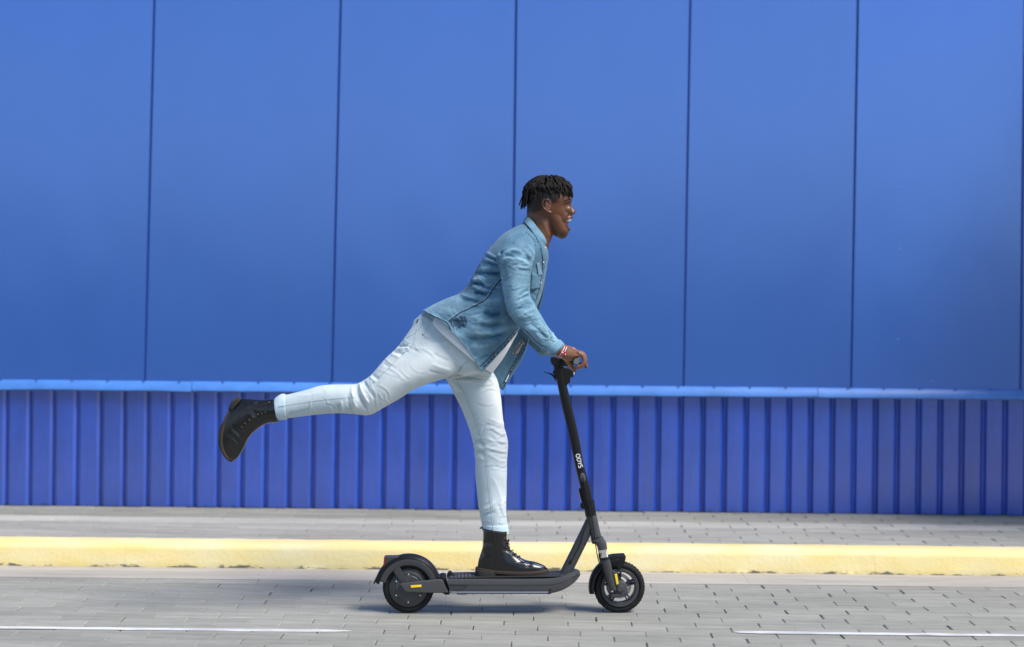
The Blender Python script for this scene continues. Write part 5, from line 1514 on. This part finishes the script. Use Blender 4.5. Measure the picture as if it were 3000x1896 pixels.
# seams, stitching, patches
seam('side_seam', SHIRT, SHT, [cB((735, 585), (680, 650), (620, 740), (570, 780), (520, 805), (450, 840), (400, 862), (310, 932))], .0075, M['stitch'], th=.0008)
seam('side_seam_edge', SHIRT, SHT, [cB((728, 578), (672, 645), (612, 735), (562, 774), (512, 799), (442, 834), (392, 856), (304, 924))], .0016, M['stitch_pale'], th=.0025)
seam('hem_stitch', SHIRT, SHT, [cK((300, 245), (400, 320), (530, 370), (660, 440), (720, 560), (760, 650), (850, 800), (950, 940), (1060, 1060), (1170, 1160))], .0060, M['stitch'], th=.0016, dash=(2, 1))
seam('hem_edge', SHIRT, SHT, [cK((320, 240), (420, 310), (550, 360), (680, 440), (745, 580), (800, 690), (890, 830), (990, 960), (1080, 1050), (1175, 1130))], .0030, M['stitch_pale'], th=.002)
seam('placket_stitch', SHIRT, SHT, [cK((1150, 1085), (1280, 960), (1400, 840), (1520, 720), (1620, 600), (1710, 510)), cB((1040, 345), (1062, 440), (1050, 560), (1035, 660), (1005, 760))], .0055, M['stitch'], th=.0014)
seam('placket_edge', SHIRT, SHT, [cK((1200, 1090), (1330, 965), (1450, 840), (1570, 715), (1670, 590))], .0075, M['stitch'], th=.0016, dash=(3, 2))
seam('yoke_seam', SHIRT, SHT, [cL((620, 340), (560, 360), (480, 420))], .003, M['stitch_pale'], th=.0015)
seam('armhole_stitch', SL, SLT, [cL((640, 350), (560, 410), (480, 500), (440, 580), (425, 680), (425, 790))], .0060, M['stitch'], th=.002, dash=(2, 2))
seam('armhole_seam', SL, SLT, [cL((700, 330), (780, 318), (880, 330), (960, 370), (1040, 430), (1100, 520), (1125, 610), (1115, 720), (1060, 840))], .0034, M['stitch_pale'], th=.002)
seam('shoulder_stitch', SHIRT, SHT, [cL((1010, 280), (1060, 360), (1110, 450), (1150, 540)), cL((940, 350), (1020, 420), (1080, 500), (1110, 600))], .003, M['stitch'], th=.0014, dash=(2, 1))
seam('collar_edge', CL, CLT, [cL((920, 185), (990, 240), (1060, 330), (1120, 440), (1170, 540), (1210, 600)), cL((1215, 605), (1260, 590), (1315, 555))], .0030, M['stitch_pale'], th=.002)
seam('collar_shadow_seam', SHIRT, SHT, [cL((1010, 270), (1070, 350), (1140, 480), (1190, 590), (1210, 700), (1220, 850), (1235, 1000), (1230, 1150))], .0045, M['stitch'], th=.001)  # dark strip for the shade under the collar edge, then the placket line
seam('cuff_stitch', CU, CUT, [cC((270, 780), (330, 735), (400, 690), (470, 640), (530, 580)), cC((460, 885), (540, 860), (610, 800), (660, 740), (695, 690))], .0026, M['stitch'], th=.0016, dash=(2, 1))
seam('sleeve_placket', SL, SLT, [cC((-60, 390), (30, 460), (120, 560), (220, 660), (330, 720)), cC((-40, 460), (60, 560), (150, 660), (250, 750))], .0030, M['stitch'], th=.0014)
# mended patch of dark cross stitches
mb = MB(); r = random.Random(3)
for i in range(15):
    x = 700 + i * 16
    ribbon(mb, SHT, [cK((x + r.uniform(-5, 5), 390 - i * 4.5 + r.uniform(-20, 10))), cK((x + 28 + r.uniform(-6, 6), 470 + r.uniform(-20, 55) - abs(i - 8) * 4))], .0030, th=.0016)
for i in range(9):
    y = 360 + i * 17
    ribbon(mb, SHT, [cK((690 + i * 12 + r.uniform(0, 40), y + 50)), cK((830 + r.uniform(-10, 20), y + 8)), cK((900 + r.uniform(-20, 45), y - 22))], .0022, th=.0018)
mb.build('mending_stitches', M['stitch'], SHIRT, False)
mb = MB()
for k in range(7):
    ribbon(mb, SHT, [cK((1632 + k * 14, 905 - k * 3)), cK((1700 + k * 10, 790)), cK((1790 + k * 5, 670 + k * 12))], .0058, th=.0040)
PT = mb.build('beige_patch', mat('beige_patch_cloth', (.45, .41, .36), rough=.9), SHIRT, False)
mb = MB(); zz = []
for k in range(16): zz.append(cK((1650 + k * 10.5 + (14 if k % 2 else -4), 890 - k * 14.5 + (18 if k % 2 else -22))))
for a, b in zip(zz[:-1], zz[1:]): ribbon(mb, SHT, [a, b], .0022, th=.0056)
mb.build('patch_zigzag', M['stitch'], PT, False)
seam('far_placket', SHIRT, SHT, [cK((1862, 690), (1800, 850), (1700, 1020), (1620, 1170), (1540, 1330), (1480, 1440)), cK((1830, 700), (1760, 860), (1660, 1030), (1580, 1180), (1500, 1340))], .0070, M['stitch'], th=.0045, dash=(3, 1))
seam('far_hem', SHIRT, SHT, [cK((1425, 1375), (1460, 1400), (1500, 1440)), cK((1430, 1410), (1480, 1450))], .0045, M['stitch'], th=.0045, dash=(2, 1))
seam('care_label', SHIRT, SHT, [cK((1585, 1215), (1535, 1315))], .0085, M['tee'], th=.0048)
for p in (cK((1590, 685)), cK((1375, 912)), cK((1625, 1135))): stud('snap_button', SHIRT, SHT, p, .0045, M['copper'], .0055)
for p in (cL((1240, 870)), cL((1196, 1225))): stud('snap_button', SHIRT, SHT, p, .0046, M['snap'], .003)
stud('snap_button', CL, CLT, cL((1272, 588)), .0046, M['snap'], .003)
stud('snap_button', SHIRT, SHT, cL((1275, 622)), .0046, M['snap'], .004)
for p in (cC((153, 628)),): stud('snap_button', SL, SLT, p, .0042, M['copper'], .003)
for p in (cC((372, 795)), cC((428, 838))): stud('snap_button', CU, CUT, p, .0042, M['copper'], .003)
# chest pocket with its flap
def patchgrid(name, quad, tree, m, th, nu=8, nv=10, col=.4):
    v, f = [], []
    for i in range(nu + 1):
        for j in range(nv + 1):
            u, w = i / nu, j / nv
            p = (1 - u) * ((1 - w) * np.array(quad[0]) + w * np.array(quad[3])) + u * ((1 - w) * np.array(quad[1]) + w * np.array(quad[2]))
            h = cast(tree, p)
            if h is None: return None
            v.append(h[0] + h[1] * th)
    for i in range(nu):
        for j in range(nv): f.append((i * (nv + 1) + j, (i + 1) * (nv + 1) + j, (i + 1) * (nv + 1) + j + 1, i * (nv + 1) + j + 1))
    me = mesh_from(v, f, recalc=False); hh = np.zeros(len(v))
    denim_col(me, hh, proj(get_co(me)), [], col)
    o = add(name, me, m, SHIRT, True)
    md = o.modifiers.new('thickness', 'SOLIDIFY'); md.thickness = .0018
    return o
patchgrid('pocket_flap', [cL((1115, 890)), cL((1160, 870)), cL((1215, 1075)), cL((1150, 1110))], SHT, M['denim'], .0025, col=.5)
patchgrid('pocket', [cL((1040, 1040)), cL((1190, 1100)), cL((1165, 1310)), cL((1015, 1350))], SHT, M['denim'], .0012, col=.32)
seam('pocket_stitch', SHIRT, SHT, [cL((1015, 1355), (1100, 1350)), cL((1020, 1320), (1060, 1345), (1100, 1338))], .003, M['stitch'], th=.005)

# ================================================================ boots
def boot(conv, y, upper, welt, sole, heel, det, shift=0.0):
    B = empty('boot', Matrix.Identity(4)); B.parent = PE
    mk = lambda rows, n=2.0: [S(conv(a), conv(b), w, y, n, bow=(conv(bw) if bw else None), egg=eg) for a, b, w, bw, eg in rows]
    v, f = loft(mk(upper, 2.3), 64, 12)
    me = mesh_from(v, f)
    wrinkle(me, [(conv(*q), a, w) for q, a, w in det['folds']], near=False, namp=.0006, nscale=(22, 22, 22), seed=50)
    U = add('upper', me, M['leather'], B, True); T = bvh(U)
    v, f = loft(mk(welt, 2.6), 64, 4); W = add('welt', mesh_from(v, f, bevel=.0006), M['welt'], B, 'auto')
    v, f = loft(mk(sole, 2.6), 64, 4); SO = add('sole', mesh_from(v, f), M['sole'], B, 'auto')
    v, f = loft(mk(heel, 3.4), 64, 4); add('heel', mesh_from(v, f), M['sole'], B, 'auto')
    Z = seam('zip', U, T, [conv(*det['zip'])], .0075, M['zip'], th=.0012)
    seam('zip_teeth', U, T, [conv(*det['zip'])], .0020, M['brass'], th=.0020, dash=(1, 1))
    stud('zip_pull', U, T, conv(det['zip'][0]), .0045, M['brass'], .005)
    for q in det['seams']: seam('leather_seam', U, T, [conv(*q)], .0032, M['leather'], th=.0022)
    for q in det['eyelets']: stud('eyelet', U, T, conv(q), .0042, M['brass'], .0024, hole=.0022)
    for q in det['hooks']: stud('lace_hook', U, T, conv(q), .0030, M['brass'], .004)
    E = det['eyelets'] + det['hooks'][::-1] if False else det['eyelets']
    mb = MB()
    for a, b in zip(det['eyelets'], det['lace_to']):
        pa = cast(T, conv(a)); 
        if pa is None: continue
        c = P(conv(b), y)
        pm = (pa[0] + c) / 2 + Vector((0, -.004, .0)) + (c - Vector((c.x, y, c.z))) * 0
        mb.addm(*tube([pa[0] + pa[1] * .003, pa[0].lerp(c, .5) + pa[1] * .010, c, Vector((c.x, 2 * y - pa[0].y, c.z)).lerp(c, .55)], .0024, seg=7, sub=4))
    for lp in det['bow']:
        mb.addm(*tube([P(conv(q), y + dy) for q, dy in lp], .0022, seg=7, sub=5))
    mb.build('lace', M['lace'], B, True)
    tb = det['tab']
    v, f = tube([P(conv(q), y) for q in tb], [.004, .0045, .004], seg=8, sub=4, flat=2.0)
    add('pull_tab', mesh_from(v, f), M['leather'], B)
    return B
yb = -.004
up1 = [((612, 505), (922, 545), .040, None, 0), ((606, 540), (922, 572), .0425, None, 0), ((604, 640), (918, 655), .0425, None, 0), ((598, 740), (945, 755), .0410, None, 0), ((582, 815), (1010, 825), .0405, None, 0), ((562, 875), (1085, 885), .0415, None, .0),
       ((545, 930), (1180, 930), .0425, None, -.06), ((538, 965), (1290, 952), .0435, None, -.12), ((534, 995), (1385, 985), .0445, None, -.16), ((532, 1020), (1430, 1015), .0455, None, -.18), ((532, 1048), (1442, 1052), .0455, (980, 1066), -.18), ((560, 1052), (1415, 1060), .041, (980, 1070), -.18)]
cE2 = lambda *a: [(x, y - 5.5) for x, y in cE(*a)] if len(a) > 1 else (cE(a[0])[0], cE(a[0])[1] - 5.5)
boot(cE2, yb, up1,
     [((512, 1012), (1455, 1034), .0485, (980, 1052), -.18), ((505, 1022), (1462, 1046), .0500, (980, 1062), -.18), ((505, 1046), (1462, 1072), .0500, (980, 1090), -.18), ((512, 1050), (1455, 1076), .0480, (980, 1092), -.18)],
     [((800, 1072), (1455, 1070), .0470, (1130, 1090), -.05), ((805, 1078), (1458, 1088), .0485, (1130, 1104), -.05), ((850, 1092), (1440, 1108), .0485, (1140, 1122), -.05), ((900, 1108), (1400, 1116), .0460, (1140, 1127), -.05)],
     [((507, 1040), (800, 1062), .0440, None, 0), ((502, 1060), (806, 1078), .0450, None, 0), ((503, 1115), (806, 1127), .0450, None, 0), ((508, 1122), (800, 1130), .0430, None, 0)],
     dict(folds=[(((1190, 940), (1195, 990), (1188, 1040)), -.003, 3), (((1218, 945), (1222, 990), (1216, 1040)), -.003, 3), (((850, 740), (930, 730), (980, 770)), .003, 6), (((860, 790), (940, 800), (1000, 810)), -.003, 6), (((620, 740), (700, 760), (760, 750)), .0025, 5), (((610, 690), (690, 700), (750, 690)), -.0025, 5)],
          zip=[(745, 548), (752, 620), (768, 700), (790, 800), (815, 900), (828, 945)],
          seams=[[(590, 795), (680, 860), (760, 935), (810, 990)], [(815, 985), (860, 965), (950, 960), (1060, 970), (1085, 935), (1085, 890)], [(930, 850), (1000, 905), (1070, 960)], [(900, 760), (905, 850)]],
          eyelets=[(880, 700), (908, 762), (942, 815), (990, 855), (1048, 887)], hooks=[(879, 573), (879, 637)],
          lace_to=[(930, 680), (955, 755), (1000, 800), (1040, 845), (1090, 880)],
          bow=[[((920, 670), -.01), ((945, 655), -.02), ((940, 690), -.022), ((925, 715), -.01)], [((925, 690), -.01), ((950, 720), -.018), ((930, 730), -.01)], [((915, 700), -.012), ((890, 680), -.02), ((935, 670), -.02)]],
          tab=[(612, 520), (590, 500), (570, 508)]))
up2 = [((1092, 300), (1135, 680), .040, None, 0), ((1060, 290), (1105, 695), .0425, None, 0), ((940, 298), (1000, 700), .0425, None, 0), ((820, 300), (890, 735), .0415, None, 0), ((710, 292), (790, 800), .041, None, 0), ((615, 284), (700, 880), .0415, None, 0),
       ((555, 278), (628, 975), .0425, (560, 640), -.04), ((522, 285), (575, 1080), .0435, (450, 700), -.10), ((508, 295), (522, 1180), .0445, (350, 770), -.14), ((500, 290), (472, 1262), .045, (285, 810), -.17), ((505, 282), (428, 1315), .0455, (245, 840), -.18), ((505, 280), (376, 1346), .0455, (222, 848), -.18), ((495, 290), (360, 1344), .042, (214, 852), -.18)]
boot(cJ, -.094, up2,
     [((514, 272), (360, 1354), .0485, (220, 846), -.18), ((508, 265), (352, 1360), .0500, (210, 850), -.18), ((490, 263), (334, 1364), .0500, (184, 854), -.18), ((484, 268), (328, 1360), .0480, (178, 856), -.18)],
     [((380, 540), (340, 1362), .0470, (172, 895), -.05), ((366, 545), (330, 1364), .0485, (160, 900), -.05), ((335, 590), (310, 1355), .0485, (142, 915), -.05), ((310, 640), (296, 1335), .0460, (140, 930), -.05)],
     [((482, 266), (360, 520), .0440, (405, 375), 0), ((470, 262), (350, 525), .0450, (395, 370), 0), ((425, 268), (308, 500), .0450, (345, 365), 0), ((415, 275), (305, 490), .0430, (338, 365), 0)],
     dict(folds=[(((250, 910), (330, 930), (420, 1000), (500, 1060)), -.003, 3.5), (((250, 940), (340, 970), (430, 1050)), .0025, 3.5), (((330, 830), (400, 880), (480, 980)), .003, 5), (((330, 790), (420, 840), (540, 930)), -.003, 5), (((640, 520), (690, 600), (720, 660)), .003, 5), (((720, 480), (760, 560), (790, 600)), -.003, 5), (((560, 430), (660, 380), (780, 340)), .0025, 6)],
          zip=[(985, 352), (900, 380), (800, 412), (700, 440), (620, 475), (520, 492)],
          seams=[[(440, 480), (560, 440), (660, 370), (740, 310)], [(465, 545), (450, 650), (400, 780), (470, 830), (540, 840)], [(985, 370), (970, 440), (960, 560)]],
          eyelets=[(790, 555), (716, 600), (642, 650), (572, 708), (510, 770)], hooks=[(918, 522), (856, 540)],
          lace_to=[(830, 640), (770, 700), (700, 760), (640, 830), (590, 900)],
          bow=[[((800, 640), -.01), ((830, 610), -.022), ((850, 660), -.02)], [((720, 720), -.015), ((690, 680), -.02), ((660, 740), -.018)]],
          tab=[(1085, 300), (1110, 270), (1130, 262)]))
